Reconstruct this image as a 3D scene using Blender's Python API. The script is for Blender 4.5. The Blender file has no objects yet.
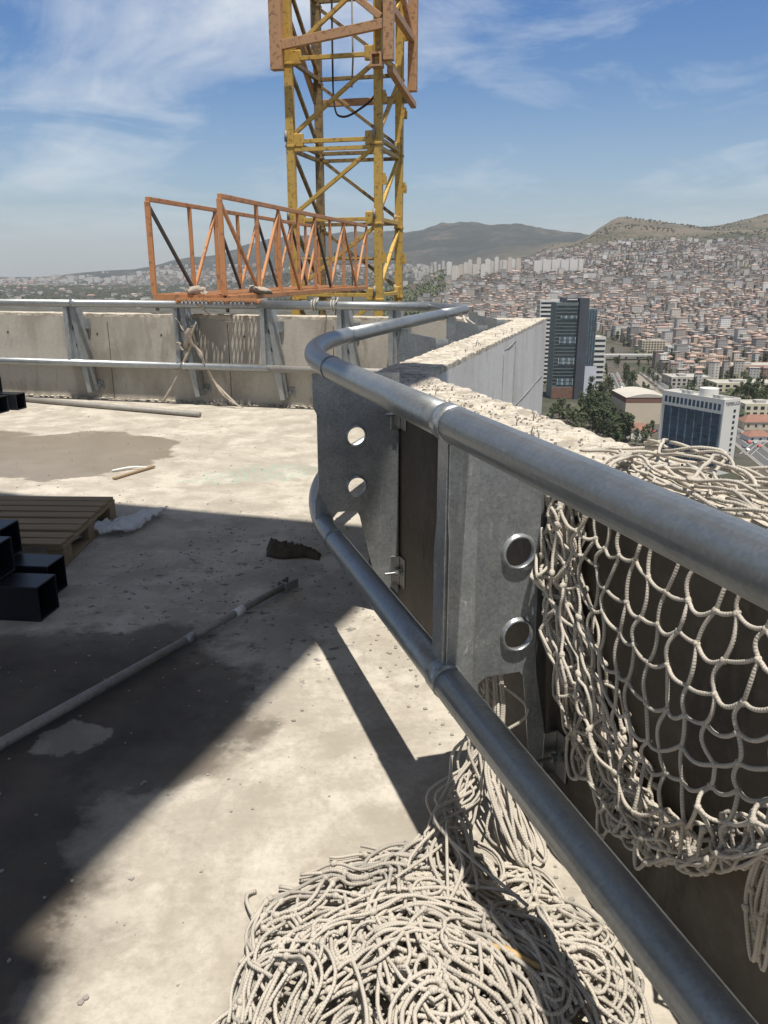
import bpy, math, random
import numpy as np
from mathutils import Vector, Matrix, noise as mnoise
R = math.radians
random.seed(7)
scene = bpy.context.scene
COL = scene.collection

# ------------------------------------------------------------------ camera constants
F = 800.0; TH = math.atan((512-271)/F); S, C = math.sin(TH), math.cos(TH); H = 1.5
GZ = -110.0                                   # city ground level below the roof
def ray(u, v):
    a = (u-384)/F; b = (512-v)/F
    return a, C+b*S, -S+b*C
def atz(u, v, z=GZ):                          # point at height z
    x, y, w = ray(u, v); t = (z-H)/w
    return x*t, y*t
def zat(v, Y):                                # height seen at image row v, distance Y
    x, y, w = ray(384, v)
    return H + w/y*Y
def xat(u, v, Y):
    x, y, w = ray(u, v)
    return x/y*Y

# ------------------------------------------------------------------ object helpers
ORG = {}
def tag(o, label=None, cat=None, group=None, kind=None):
    if label: o['label'] = label
    if cat: o['category'] = cat
    if group: o['group'] = group
    if kind: o['kind'] = kind
    return o
def empty(name, loc=(0,0,0), label=None, cat=None, group=None, rz=0):
    o = bpy.data.objects.new(name, None); COL.objects.link(o)
    o.location = loc; o.rotation_euler = (0,0,rz); o.empty_display_size = .1
    ORG[o.name] = Vector(loc)
    return tag(o, label, cat, group)
def smooth_path(pts, sub=4):
    P=[Vector(p) for p in pts]; out=[]
    for i in range(len(P)-1):
        p0=P[max(i-1,0)];p1=P[i];p2=P[i+1];p3=P[min(i+2,len(P)-1)]
        for k in range(sub):
            t=k/sub; out.append(.5*((2*p1)+(p2-p0)*t+(2*p0-5*p1+4*p2-p3)*t*t+(3*p1-p0-3*p2+p3)*t**3))
    out.append(P[-1]); return out
RR=.0046
class MB:
    def __init__(s): s.v=[]; s.f=[]; s.uv=[]; s.m=[]; s.c=[]; s.hasuv=False; s.hasc=False
    def add(s, vs, fs, uvs=None, mi=0, col=None):
        n=len(s.v); s.v.extend([tuple(p) for p in vs])
        for k,f in enumerate(fs):
            s.f.append(tuple(i+n for i in f)); s.m.append(mi)
            if uvs: s.hasuv=True; s.uv.append(uvs[k])
            else: s.uv.append([(0,0)]*len(f))
            if col is not None: s.hasc=True
            s.c.append(col if col is not None else (1,1,1))
        return s
    def box(s, c, size, rz=0, mi=0, col=None):
        hx,hy,hz=[k/2 for k in size]; cr,sr=math.cos(rz),math.sin(rz)
        vs=[]
        for z in (-hz,hz):
            for x,y in ((-hx,-hy),(hx,-hy),(hx,hy),(-hx,hy)):
                vs.append((c[0]+x*cr-y*sr, c[1]+x*sr+y*cr, c[2]+z))
        fs=[(0,3,2,1),(4,5,6,7),(0,1,5,4),(1,2,6,5),(2,3,7,6),(3,0,4,7)]
        X,Y,Z=size
        def q(w,h): return [(0,0),(w,0),(w,h),(0,h)]
        uvs=[q(X,Y),q(X,Y),q(X,Z),q(Y,Z),q(X,Z),q(Y,Z)]
        return s.add(vs,fs,uvs,mi,col)
    def bar(s, a, b, w=.05, h=None, up=(0,0,1), mi=0):
        a=Vector(a); b=Vector(b); h=h or w
        d=(b-a); L=d.length; d.normalize(); up=Vector(up)
        if abs(d.dot(up))>.98: up=Vector((1,0,0))
        x=d.cross(up).normalized(); y=x.cross(d).normalized()
        vs=[]
        for p in (a,b):
            for i,j in ((-1,-1),(1,-1),(1,1),(-1,1)): vs.append(p+x*i*w/2+y*j*h/2)
        return s.add(vs,[(0,1,2,3),(4,7,6,5),(0,4,5,1),(1,5,6,2),(2,6,7,3),(3,7,4,0)],
                     [[(0,0),(w,0),(w,h),(0,h)]]*2+[[(0,0),(L,0),(L,w),(0,w)]]*4,mi)
    def tube(s, pts, r, n=8, caps=True, mi=0, twist=0.0):
        pts=[Vector(p) for p in pts]; N=len(pts); vs=[]; fs=[]; uvs=[]
        t=(pts[1]-pts[0]).normalized(); ref=Vector((0,0,1)) if abs(t.z)<.9 else Vector((1,0,0))
        x=t.cross(ref).normalized(); L=0; Ls=[]
        for i,p in enumerate(pts):
            if i>0: L+=(p-pts[i-1]).length
            Ls.append(L)
            t=(pts[min(i+1,N-1)]-pts[max(i-1,0)])
            if t.length<1e-9: t=Vector((0,0,1))
            t.normalize(); x=(x-t*x.dot(t))
            if x.length<1e-6: x=t.orthogonal()
            x.normalize(); y=t.cross(x)
            rr=r[i] if hasattr(r,'__len__') else r
            for k in range(n):
                an=2*math.pi*k/n; vs.append(p+x*(math.cos(an)*rr)+y*(math.sin(an)*rr))
        for i in range(N-1):
            for k in range(n):
                k2=(k+1)%n
                fs.append((i*n+k,i*n+k2,(i+1)*n+k2,(i+1)*n+k))
                uvs.append([(Ls[i],k/n),(Ls[i],(k+1)/n),(Ls[i+1],(k+1)/n),(Ls[i+1],k/n)])
        if caps:
            fs.append(tuple(range(n-1,-1,-1))); uvs.append([(0,0)]*n)
            fs.append(tuple((N-1)*n+k for k in range(n))); uvs.append([(0,0)]*n)
        return s.add(vs,fs,uvs,mi)
    def prism(s, poly, z0, z1, mi=0, col=None):
        n=len(poly); vs=[(x,y,z0) for x,y in poly]+[(x,y,z1) for x,y in poly]
        fs=[tuple(range(n-1,-1,-1)),tuple(range(n,2*n))]; uvs=[[(x,y) for x,y in poly][::-1],[(x,y) for x,y in poly]]
        d=0
        for i in range(n):
            j=(i+1)%n; L=math.dist(poly[i],poly[j]); fs.append((i,j,n+j,n+i))
            uvs.append([(d,z0),(d+L,z0),(d+L,z1),(d,z1)]); d+=L
        return s.add(vs,fs,uvs,mi,col)
    def build(s, name, mats, parent=None, smooth=False, local=False, bevel=0, bseg=2):
        me=bpy.data.meshes.new(name); 
        off=Vector((0,0,0))
        if parent is not None and not local: off=ORG[parent.name]
        vs=[(p[0]-off[0],p[1]-off[1],p[2]-off[2]) for p in s.v]
        me.from_pydata(vs,[],s.f)
        if not isinstance(mats,(list,tuple)): mats=[mats]
        for m in mats: me.materials.append(m)
        if len(mats)>1: me.polygons.foreach_set('material_index', s.m)
        if s.hasuv:
            uvl=me.uv_layers.new(name='UVMap'); arr=[c for f in s.uv for p in f for c in p]
            uvl.data.foreach_set('uv',arr)
        if s.hasc:
            ca=me.color_attributes.new('Col','FLOAT_COLOR','CORNER'); arr=[]
            for f,c in zip(s.f,s.c): arr.extend(list(c)+[1.0] if False else [c[0],c[1],c[2],1.0]*len(f))
            ca.data.foreach_set('color',arr)
        if smooth: me.polygons.foreach_set('use_smooth',[True]*len(me.polygons))
        me.update()
        o=bpy.data.objects.new(name,me); COL.objects.link(o)
        if parent is not None:
            o.parent=parent; ORG[o.name]=ORG[parent.name].copy()
        else: ORG[o.name]=Vector((0,0,0))
        if bevel:
            b=o.modifiers.new('b','BEVEL'); b.width=bevel; b.segments=bseg; b.limit_method='ANGLE'; b.angle_limit=R(40)
        return o
def copy_tree(o, parent=None, loc=None, rz=None, label=None, scale=None):
    c=o.copy(); COL.objects.link(c); c.parent=parent
    if loc is not None: c.location=loc
    if rz is not None: c.rotation_euler=(0,0,rz)
    if scale is not None: c.scale=scale
    if label: c['label']=label
    for ch in [k for k in o.children]: copy_tree(ch,c)
    return c

# ------------------------------------------------------------------ materials
def nt(name):
    m=bpy.data.materials.new(name); m.use_nodes=True; t=m.node_tree
    return m,t,t.nodes['Principled BSDF']
def N(t,kind,**kw):
    n=t.nodes.new(kind)
    for k,v in kw.items():
        if k in n.inputs: n.inputs[k].default_value=v
        else: setattr(n,k,v)
    return n
def L(t,a,b): t.links.new(a,b)
def noise(t,vec,scale,detail=5,rough=.55,dist=0):
    n=N(t,'ShaderNodeTexNoise'); n.inputs['Scale'].default_value=scale; n.inputs['Detail'].default_value=detail
    n.inputs['Roughness'].default_value=rough; n.inputs['Distortion'].default_value=dist
    if vec is not None: L(t,vec,n.inputs['Vector'])
    return n.outputs['Fac']
def ramp(t,fac,stops):
    n=N(t,'ShaderNodeValToRGB'); cr=n.color_ramp
    while len(cr.elements)<len(stops): cr.elements.new(.5)
    for e,(p,c) in zip(cr.elements,stops):
        e.position=p; e.color=(c,c,c,1) if not hasattr(c,'__len__') else (c[0],c[1],c[2],1)
    L(t,fac,n.inputs['Fac']); return n.outputs['Color']
def mix(t,fac,a,b,mode='MIX'):
    n=N(t,'ShaderNodeMix',data_type='RGBA',blend_type=mode)
    for s_,v in ((n.inputs[0],fac),(n.inputs[6],a),(n.inputs[7],b)):
        if hasattr(v,'links'): L(t,v,s_)
        elif hasattr(v,'__len__'): s_.default_value=(v[0],v[1],v[2],1)
        else: s_.default_value=v
    return n.outputs[2]
def math_(t,op,a,b=0,c=None):
    n=N(t,'ShaderNodeMath',operation=op)
    for i,v in enumerate((a,b) if c is None else (a,b,c)):
        if hasattr(v,'links'): L(t,v,n.inputs[i])
        else: n.inputs[i].default_value=v
    return n.outputs[0]
def bump(t,p,h,strength=.3,dist=.01):
    b=N(t,'ShaderNodeBump'); b.inputs['Strength'].default_value=strength; b.inputs['Distance'].default_value=dist
    L(t,h,b.inputs['Height']); L(t,b.outputs['Normal'],p.inputs['Normal']); return b
def ocoord(t): return N(t,'ShaderNodeTexCoord').outputs['Object']
def gcoord(t): return N(t,'ShaderNodeNewGeometry').outputs['Position']
def uvc(t): return N(t,'ShaderNodeUVMap').outputs['UV']
M={}
def simple(name,col,rough=.6,metal=0,var=.15,scale=8,bmp=0,bscale=40,bdist=.003):
    m,t,p=nt(name); g=gcoord(t)
    f=noise(t,g,scale,5)
    c=mix(t,f,[k*(1-var) for k in col],[min(1,k*(1+var)) for k in col]); L(t,c,p.inputs['Base Color'])
    p.inputs['Roughness'].default_value=rough; p.inputs['Metallic'].default_value=metal
    if bmp: bump(t,p,noise(t,g,bscale,4),bmp,bdist)
    M[name]=m; return m
# concrete floor ------------------------------------------------------
def blob(t,g,cx,cy,rx,ry,rot=0,warp=.35,ws=2.2,soft=.08):
    """0..1 mask of a stain with an irregular outline"""
    mp=N(t,'ShaderNodeMapping'); mp.vector_type='TEXTURE'
    mp.inputs['Location'].default_value=(cx,cy,0); mp.inputs['Rotation'].default_value=(0,0,rot); mp.inputs['Scale'].default_value=(rx,ry,1)
    L(t,g,mp.inputs['Vector'])
    sx=N(t,'ShaderNodeSeparateXYZ'); L(t,mp.outputs[0],sx.inputs[0])
    d=math_(t,'SQRT',math_(t,'ADD',math_(t,'POWER',math_(t,'ABSOLUTE',sx.outputs[0]),2),math_(t,'POWER',math_(t,'ABSOLUTE',sx.outputs[1]),2)))
    n1=math_(t,'ADD',math_(t,'MULTIPLY',noise(t,g,ws,7,.62),.86),math_(t,'MULTIPLY',noise(t,g,ws*7,6,.7),.14))
    d2=math_(t,'ADD',d,math_(t,'MULTIPLY',math_(t,'SUBTRACT',n1,.5),warp*4))
    mr=N(t,'ShaderNodeMapRange'); mr.clamp=True
    L(t,d2,mr.inputs['Value']); mr.inputs['From Min'].default_value=1-soft; mr.inputs['From Max'].default_value=1+soft
    mr.inputs['To Min'].default_value=1; mr.inputs['To Max'].default_value=0
    return mr.outputs[0]
def mk_floor():
    m,t,p=nt('slab_concrete'); g=gcoord(t)
    big=noise(t,g,.7,6,.6); mid=noise(t,g,4,7,.65); fine=noise(t,g,45,5,.7)
    base=mix(t,ramp(t,big,[(.3,0),(.7,1)]),(.43,.39,.325),(.54,.50,.425))
    base=mix(t,ramp(t,mid,[(.42,0),(.62,1)]),base,(.36,.32,.26)); base=mix(t,ramp(t,noise(t,g,1.6,8,.7,.5),[(.50,0),(.56,.55)]),base,(.33,.30,.25))
    base=mix(t,math_(t,'MULTIPLY',ramp(t,fine,[(.35,1),(.55,0)]),.45),base,(.30,.275,.24))
    # cream laitance splashes in the sunlit half
    spl=ramp(t,noise(t,g,2.3,8,.7),[(.52,0),(.6,1)])
    base=mix(t,math_(t,'MULTIPLY',spl,.5),base,(.62,.575,.49))
    # scattered dark scuffs
    sc=ramp(t,noise(t,g,17,3,.5),[(.62,0),(.67,1)]); sm=blob(t,g,-.75,3.6,.75,1.1,0,.3,2)
    base=mix(t,math_(t,'MULTIPLY',math_(t,'MULTIPLY',sc,sm),.75),base,(.12,.115,.12))
    # pits
    vo=N(t,'ShaderNodeTexVoronoi'); vo.inputs['Scale'].default_value=34; L(t,g,vo.inputs['Vector'])
    pit=ramp(t,vo.outputs['Distance'],[(.05,1),(.11,0)])
    pm=ramp(t,noise(t,g,9,3),[(.5,0),(.62,1)])
    base=mix(t,math_(t,'MULTIPLY',math_(t,'MULTIPLY',pit,pm),.55),base,(.2,.18,.155))
    # green chalk traces
    gm=math_(t,'MULTIPLY',blob(t,g,-.95,6.0,.55,.25,.4,.35,5),ramp(t,noise(t,g,22,4),[(.5,0),(.6,1)]))
    base=mix(t,math_(t,'MULTIPLY',gm,.5),base,(.2,.42,.33))
    # hairline cracks
    v2=N(t,'ShaderNodeTexVoronoi',feature='DISTANCE_TO_EDGE'); v2.inputs['Scale'].default_value=.8
    wv=N(t,'ShaderNodeMix',data_type='VECTOR'); 
    nz=N(t,'ShaderNodeTexNoise'); nz.inputs['Scale'].default_value=3; L(t,g,nz.inputs['Vector'])
    wv.inputs[0].default_value=.12; L(t,g,wv.inputs[4]); L(t,nz.outputs['Color'],wv.inputs[5]); L(t,wv.outputs[1],v2.inputs['Vector'])
    cr=ramp(t,v2.outputs['Distance'],[(.0,1),(.006,0)])
    base=mix(t,math_(t,'MULTIPLY',cr,.14),base,(.15,.135,.12))
    # damp patches and painted floor shade
    w1=blob(t,g,-1.35,2.45,.95,.75,.5,.34,1.9,.07)
    w1b_shade=blob(t,g,-1.5,1.45,.85,1.1,0,.25,2,.12)  # damp area, widened to paint the shaded floor darker
    w2=blob(t,g,-2.75,6.75,.95,.95,0,.30,1.5,.025)
    w3=blob(t,g,-4.6,6.9,1.4,1.0,0,.28,1.3,.06)
    dry=blob(t,g,-1.05,2.35,.13,.09,.3,.5,7,.06); dry2=blob(t,g,-.64,2.45,.13,.2,0,.45,5,.08)
    wet_shade=math_(t,'MAXIMUM',w1,w1b_shade); wet_shade=math_(t,'MULTIPLY',wet_shade,math_(t,'SUBTRACT',1,math_(t,'MULTIPLY',dry,.55)))
    core=blob(t,g,-1.35,2.45,.90,.70,.5,.34,1.9,.35); wet_shade=math_(t,'MULTIPLY',wet_shade,math_(t,'ADD',.52,math_(t,'MULTIPLY',math_(t,'MAXIMUM',core,w1b_shade),.48)))
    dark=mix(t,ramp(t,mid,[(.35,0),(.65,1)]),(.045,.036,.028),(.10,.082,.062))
    col=mix(t,math_(t,'MULTIPLY',wet_shade,.95),base,dark)
    pud=math_(t,'MAXIMUM',w2,w3)
    col=mix(t,math_(t,'MULTIPLY',pud,.80),col,(.20,.165,.12))
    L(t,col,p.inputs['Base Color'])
    rg=math_(t,'SUBTRACT',.92,math_(t,'MULTIPLY',pud,.62)); rg=math_(t,'SUBTRACT',rg,math_(t,'MULTIPLY',wet_shade,.12))
    L(t,rg,p.inputs['Roughness'])
    hh=math_(t,'ADD',math_(t,'MULTIPLY',mid,1.0),math_(t,'MULTIPLY',fine,.35)); hh=math_(t,'SUBTRACT',hh,math_(t,'MULTIPLY',math_(t,'MULTIPLY',pit,pm),.4))
    b=bump(t,p,hh,.55,.012); L(t,math_(t,'SUBTRACT',.55,math_(t,'MULTIPLY',pud,.45)),b.inputs['Strength'])
    M['floor']=m
mk_floor()
def mk_wall(name,ca,cb,stain,rough_top=False):
    m,t,p=nt(name); g=gcoord(t)
    mp=N(t,'ShaderNodeMapping'); mp.inputs['Scale'].default_value=(1,1,.32); L(t,g,mp.inputs['Vector'])
    big=noise(t,mp.outputs[0],1.9,6,.6); fine=noise(t,g,30,5,.65)
    c=mix(t,ramp(t,big,[(.42,0),(.56,1)]),ca,cb)
    c=mix(t,math_(t,'MULTIPLY',ramp(t,noise(t,mp.outputs[0],3.3,5,.6),[(.56,0),(.61,1)]),.55),c,stain)
    c=mix(t,math_(t,'MULTIPLY',ramp(t,fine,[(.3,1),(.5,0)]),.25),c,(.2,.18,.15))
    L(t,c,p.inputs['Base Color']); p.inputs['Roughness'].default_value=.9
    bump(t,p,math_(t,'ADD',noise(t,g,7,6),math_(t,'MULTIPLY',fine,.5)),.35,.006)
    M[name]=m
mk_wall('wall_concrete',(.34,.315,.27),(.47,.44,.385),(.25,.225,.185))
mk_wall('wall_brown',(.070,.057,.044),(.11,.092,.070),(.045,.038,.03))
mk_wall('wall_pale',(.60,.585,.56),(.68,.665,.64),(.52,.50,.47))
def mk_top():
    m,t,p=nt('rough_concrete_top'); g=gcoord(t)
    a=noise(t,g,14,7,.7); b=noise(t,g,60,4,.7)
    c=mix(t,ramp(t,a,[(.40,0),(.56,1)]),(.37,.33,.27),(.62,.57,.48)); c=mix(t,math_(t,'MULTIPLY',ramp(t,b,[(.38,1),(.46,0)]),.45),c,(.20,.175,.14)); c=mix(t,math_(t,'MULTIPLY',ramp(t,noise(t,g,24,5,.7),[(.58,0),(.64,1)]),.5),c,(.55,.44,.30))
    vo=N(t,'ShaderNodeTexVoronoi'); vo.inputs['Scale'].default_value=26; L(t,g,vo.inputs['Vector'])
    pit=math_(t,'MULTIPLY',ramp(t,vo.outputs['Distance'],[(.12,1),(.26,0)]),ramp(t,noise(t,g,7,3),[(.48,0),(.6,1)]))
    c=mix(t,math_(t,'MULTIPLY',pit,.7),c,(.17,.15,.12))
    L(t,c,p.inputs['Base Color']); p.inputs['Roughness'].default_value=.95
    bump(t,p,math_(t,'ADD',math_(t,'MULTIPLY',a,1),math_(t,'MULTIPLY',b,.4)),.8,.02); M['top']=m
mk_top()
def mk_galv(name,lo,hi,rough=.42,metal=.85,dirt=.3):
    m,t,p=nt(name); g=gcoord(t)
    vo=N(t,'ShaderNodeTexVoronoi'); vo.inputs['Scale'].default_value=130; L(t,g,vo.inputs['Vector'])
    sp=N(t,'ShaderNodeSeparateColor'); L(t,vo.outputs['Color'],sp.inputs[0])
    big=noise(t,g,9,6,.65); n2=noise(t,g,38,5,.7)
    mpx=N(t,'ShaderNodeMapping'); mpx.inputs['Scale'].default_value=(60,60,9); L(t,g,mpx.inputs['Vector']); scr_glint=ramp(t,noise(t,mpx.outputs[0],1,3,.6),[(.62,0),(.70,1)])  # pale scratch streaks, strengthened to paint in glints
    f=math_(t,'ADD',math_(t,'MULTIPLY',ramp(t,big,[(.25,0),(.75,1)]),.45),math_(t,'MULTIPLY',sp.outputs[0],.35)); f=math_(t,'ADD',f,math_(t,'MULTIPLY',scr_glint,.35))
    c=mix(t,f,lo,hi); c=mix(t,math_(t,'MULTIPLY',ramp(t,n2,[(.55,0),(.7,1)]),dirt),c,(.42,.40,.36))
    c=mix(t,math_(t,'MULTIPLY',ramp(t,noise(t,g,21,6,.7),[(.6,0),(.68,1)]),dirt),c,(.16,.14,.12))
    L(t,c,p.inputs['Base Color']); p.inputs['Metallic'].default_value=metal
    L(t,math_(t,'ADD',rough-.08,math_(t,'MULTIPLY',big,.22)),p.inputs['Roughness'])
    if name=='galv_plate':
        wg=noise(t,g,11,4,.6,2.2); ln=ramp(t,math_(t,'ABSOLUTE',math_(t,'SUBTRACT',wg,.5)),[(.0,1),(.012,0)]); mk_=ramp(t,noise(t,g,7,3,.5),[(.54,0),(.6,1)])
        glint_paint=math_(t,'MULTIPLY',ln,mk_); c=mix(t,math_(t,'MULTIPLY',glint_paint,.8),c,(.85,.87,.88)); L(t,c,p.inputs['Base Color'])  # swirling highlight lines painted into the plate colour
        L(t,math_(t,'SUBTRACT',math_(t,'ADD',rough-.08,math_(t,'MULTIPLY',big,.22)),math_(t,'MULTIPLY',glint_paint,.15)),p.inputs['Roughness'])
    bump(t,p,math_(t,'ADD',n2,big),.10,.004); M[name]=m
mk_galv('galv',(.26,.28,.285),(.44,.46,.47),.38,.72)
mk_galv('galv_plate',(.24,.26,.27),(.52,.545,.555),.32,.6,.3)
mk_galv('bolt_steel',(.30,.31,.32),(.45,.46,.46),.3,.9,.15)
mk_galv('old_steel',(.22,.21,.19),(.42,.40,.37),.65,.35,.7)
def mk_paint(name,base,wear,rust,rough=.5,s=3.0,th=.58):
    m,t,p=nt(name); g=gcoord(t)
    c=mix(t,noise(t,g,1.3,4),base,wear)
    rm=ramp(t,noise(t,g,s*4,7,.7),[(th,0),(th+.06,1)])
    c=mix(t,math_(t,'MULTIPLY',rm,.75),c,rust); L(t,c,p.inputs['Base Color']); p.inputs['Roughness'].default_value=rough
    bump(t,p,noise(t,g,35,4),.2,.004); M[name]=m
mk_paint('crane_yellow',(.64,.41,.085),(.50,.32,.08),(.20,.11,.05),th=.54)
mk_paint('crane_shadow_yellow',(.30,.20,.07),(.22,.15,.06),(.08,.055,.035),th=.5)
mk_paint('collar_orange',(.56,.32,.16),(.44,.25,.13),(.2,.1,.05),th=.54)
mk_paint('truss_orange',(.57,.265,.11),(.45,.21,.095),(.22,.12,.07),th=.54)
mk_paint('dark_bar',(.05,.05,.055),(.08,.075,.07),(.12,.07,.04))
simple('black_steel',(.018,.021,.028),.38,.3,.3,6,.1,40)
simple('tube_inside',(.012,.013,.016),.7)
simple('rag',(.085,.068,.048),.95,0,.4,20,.6,50)
simple('strap',(.36,.31,.25),.9,0,.25,25,.3,90)
simple('cable',(.03,.03,.03),.6)
simple('asphalt',(.10,.10,.10),.9,0,.2,.05)
simple('paint_white',(.75,.75,.72),.7)
simple('hose',(.50,.34,.15),.55,0,.2,15)
simple('hazegreen',(.06,.075,.035),.9)
def mk_wood():
    m,t,p=nt('pallet_wood'); g=gcoord(t)
    mp=N(t,'ShaderNodeMapping'); mp.inputs['Scale'].default_value=(3,60,30); L(t,g,mp.inputs['Vector'])
    a=noise(t,mp.outputs[0],1,5,.6)
    c=mix(t,a,(.22,.15,.085),(.38,.28,.17)); L(t,c,p.inputs['Base Color']); p.inputs['Roughness'].default_value=.85
    bump(t,p,a,.4,.004); M['wood']=m
mk_wood()
def mk_rope(name,ca,cb,dirt):
    m,t,p=nt(name); uv=uvc(t); g=gcoord(t)
    s=N(t,'ShaderNodeSeparateXYZ'); L(t,uv,s.inputs[0])
    ph=math_(t,'ADD',math_(t,'MULTIPLY',s.outputs[0],2*math.pi*150),math_(t,'MULTIPLY',s.outputs[1],2*math.pi))
    ph2=math_(t,'SUBTRACT',math_(t,'MULTIPLY',s.outputs[0],2*math.pi*150),math_(t,'MULTIPLY',s.outputs[1],2*math.pi))
    w=math_(t,'MAXIMUM',math_(t,'SINE',ph),math_(t,'SINE',ph2))
    n=noise(t,g,11,6,.65)
    c=mix(t,n,ca,cb); c=mix(t,math_(t,'MULTIPLY',ramp(t,noise(t,g,6,5,.6),[(.5,0),(.65,1)]),.5),c,dirt)
    c=mix(t,math_(t,'MULTIPLY',ramp(t,w,[(-.0,1),(.45,0)]),.35),c,(.22,.19,.15))
    L(t,c,p.inputs['Base Color']); p.inputs['Roughness'].default_value=.95
    bump(t,p,w,.35,.0010); M[name]=m
mk_rope('rope',(.43,.39,.33),(.62,.575,.50),(.31,.285,.25))
mk_rope('rope_grey',(.33,.31,.275),(.46,.43,.37),(.26,.25,.23))
def mk_plastic():
    m,t,p=nt('plastic_film'); g=gcoord(t)
    p.inputs['Base Color'].default_value=(.85,.86,.86,1); p.inputs['Roughness'].default_value=.4
    p.inputs['Transmission Weight'].default_value=.1; p.inputs['Alpha'].default_value=.62
    bump(t,p,noise(t,g,24,4),.5,.01); M['film']=m
mk_plastic()
def glassm(name,col,rough=.12,spec=.8):
    m,t,p=nt(name); g=gcoord(t)
    vo=N(t,'ShaderNodeTexVoronoi'); vo.inputs['Scale'].default_value=.35; L(t,g,vo.inputs['Vector'])
    sp=N(t,'ShaderNodeSeparateColor'); L(t,vo.outputs['Color'],sp.inputs[0])
    c=mix(t,sp.outputs[0],[k*.7 for k in col],[k*1.4 for k in col]); L(t,c,p.inputs['Base Color'])
    p.inputs['Roughness'].default_value=rough; p.inputs['Specular IOR Level'].default_value=spec; M[name]=m
glassm('glass_blue',(.035,.07,.12)); glassm('glass_dark',(.03,.04,.05)); glassm('glass_teal',(.10,.16,.20),.1)
simple('white_clad',(.72,.70,.65),.8,0,.06,.05); simple('grey_clad',(.40,.41,.40),.8,0,.1,.05)
simple('dark_clad',(.07,.08,.095),.5,0,.3,.1); simple('slate_clad',(.13,.16,.16),.6,0,.35,.4)
simple('brick_red',(.20,.11,.08),.85,0,.25,.3); simple('pink_clad',(.58,.38,.28),.85,0,.1,.1)
simple('beige_clad',(.60,.52,.40),.85,0,.1,.1); simple('tile_roof',(.25,.13,.095),.85,0,.3,.2)
simple('shed_roof',(.50,.47,.41),.8,0,.25,.05); simple('cream_clad',(.66,.60,.44),.85,0,.1,.1)
simple('lilac_board',(.62,.64,.70),.6); simple('roof_gravel',(.40,.39,.36),.95,0,.3,.1)
simple('trunk',(.10,.075,.05),.95,0,.3,1)
simple('sign_ink',(.03,.035,.06),.6)
def mk_leaf(name,a,b):
    m,t,p=nt(name); oi=N(t,'ShaderNodeObjectInfo'); g=gcoord(t)
    f=math_(t,'ADD',math_(t,'MULTIPLY',noise(t,g,.25,3),.7),math_(t,'MULTIPLY',oi.outputs['Random'],.3))
    L(t,mix(t,f,a,b),p.inputs['Base Color']); p.inputs['Roughness'].default_value=.8; M[name]=m
mk_leaf('leaf_dark',(.034,.052,.024),(.075,.100,.045)); mk_leaf('leaf_mid',(.05,.068,.032),(.115,.135,.065)); mk_leaf('leaf_far',(.030,.038,.026),(.06,.066,.045)); mk_leaf('leaf_olive',(.07,.085,.045),(.14,.15,.085))
def mk_facade(name):                         # walls: colour per house, window grid in metres from the UV
    m,t,p=nt(name); uv=uvc(t); s=N(t,'ShaderNodeSeparateXYZ'); L(t,uv,s.inputs[0])
    at=N(t,'ShaderNodeAttribute',attribute_name='Col')
    fx=math_(t,'FRACT',math_(t,'DIVIDE',s.outputs[0],3.1)); fy=math_(t,'FRACT',math_(t,'DIVIDE',s.outputs[1],3.0))
    wx=math_(t,'MULTIPLY',math_(t,'GREATER_THAN',fx,.28),math_(t,'LESS_THAN',fx,.72))
    wy=math_(t,'MULTIPLY',math_(t,'GREATER_THAN',fy,.32),math_(t,'LESS_THAN',fy,.78))
    w=math_(t,'MULTIPLY',wx,wy)
    g=gcoord(t)
    c=mix(t,math_(t,'MULTIPLY',w,.85),at.outputs['Color'],(.06,.065,.075))
    c=mix(t,math_(t,'MULTIPLY',noise(t,g,.08,4),.3),c,(.38,.34,.30))
    L(t,c,p.inputs['Base Color']); p.inputs['Roughness'].default_value=.8; M[name]=m
mk_facade('house_wall')
def mk_hroof():
    m,t,p=nt('house_roof'); at=N(t,'ShaderNodeAttribute',attribute_name='Col'); g=gcoord(t)
    L(t,mix(t,math_(t,'MULTIPLY',noise(t,g,.15,5),.5),at.outputs['Color'],(.22,.19,.17)),p.inputs['Base Color']); p.inputs['Roughness'].default_value=.9; M['house_roof']=m
mk_hroof()
def mk_terrain():
    m,t,p=nt('terrain'); g=gcoord(t); s=N(t,'ShaderNodeSeparateXYZ'); L(t,g,s.inputs[0])
    big=noise(t,g,.0022,7,.62); med=noise(t,g,.012,6,.6); fin=noise(t,g,.05,4,.7)
    earth=mix(t,med,(.10,.082,.060),(.165,.135,.100)); green=mix(t,fin,(.028,.036,.022),(.065,.068,.040))
    hill=mix(t,ramp(t,math_(t,'ADD',math_(t,'MULTIPLY',big,.55),math_(t,'MULTIPLY',fin,.45)),[(.455,0),(.56,1)]),earth,green)
    city=mix(t,med,(.06,.055,.045),(.12,.105,.085)); city=mix(t,ramp(t,noise(t,g,.02,5),[(.46,0),(.54,1)]),city,green)
    mr=N(t,'ShaderNodeMapRange'); L(t,s.outputs[2],mr.inputs['Value']); mr.inputs['From Min'].default_value=60; mr.inputs['From Max'].default_value=120
    c=mix(t,mr.outputs[0],city,hill)
    # far mountains are wooded
    fr=N(t,'ShaderNodeMapRange'); L(t,s.outputs[1],fr.inputs['Value']); fr.inputs['From Min'].default_value=5500; fr.inputs['From Max'].default_value=7000
    wood=mix(t,ramp(t,math_(t,'ADD',math_(t,'MULTIPLY',big,.6),math_(t,'MULTIPLY',med,.4)),[(.50,0),(.62,1)]),(.018,.030,.030),(.085,.075,.062))
    c=mix(t,fr.outputs[0],c,wood)
    L(t,c,p.inputs['Base Color']); p.inputs['Roughness'].default_value=1; M['terrain']=m
mk_terrain()

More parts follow.
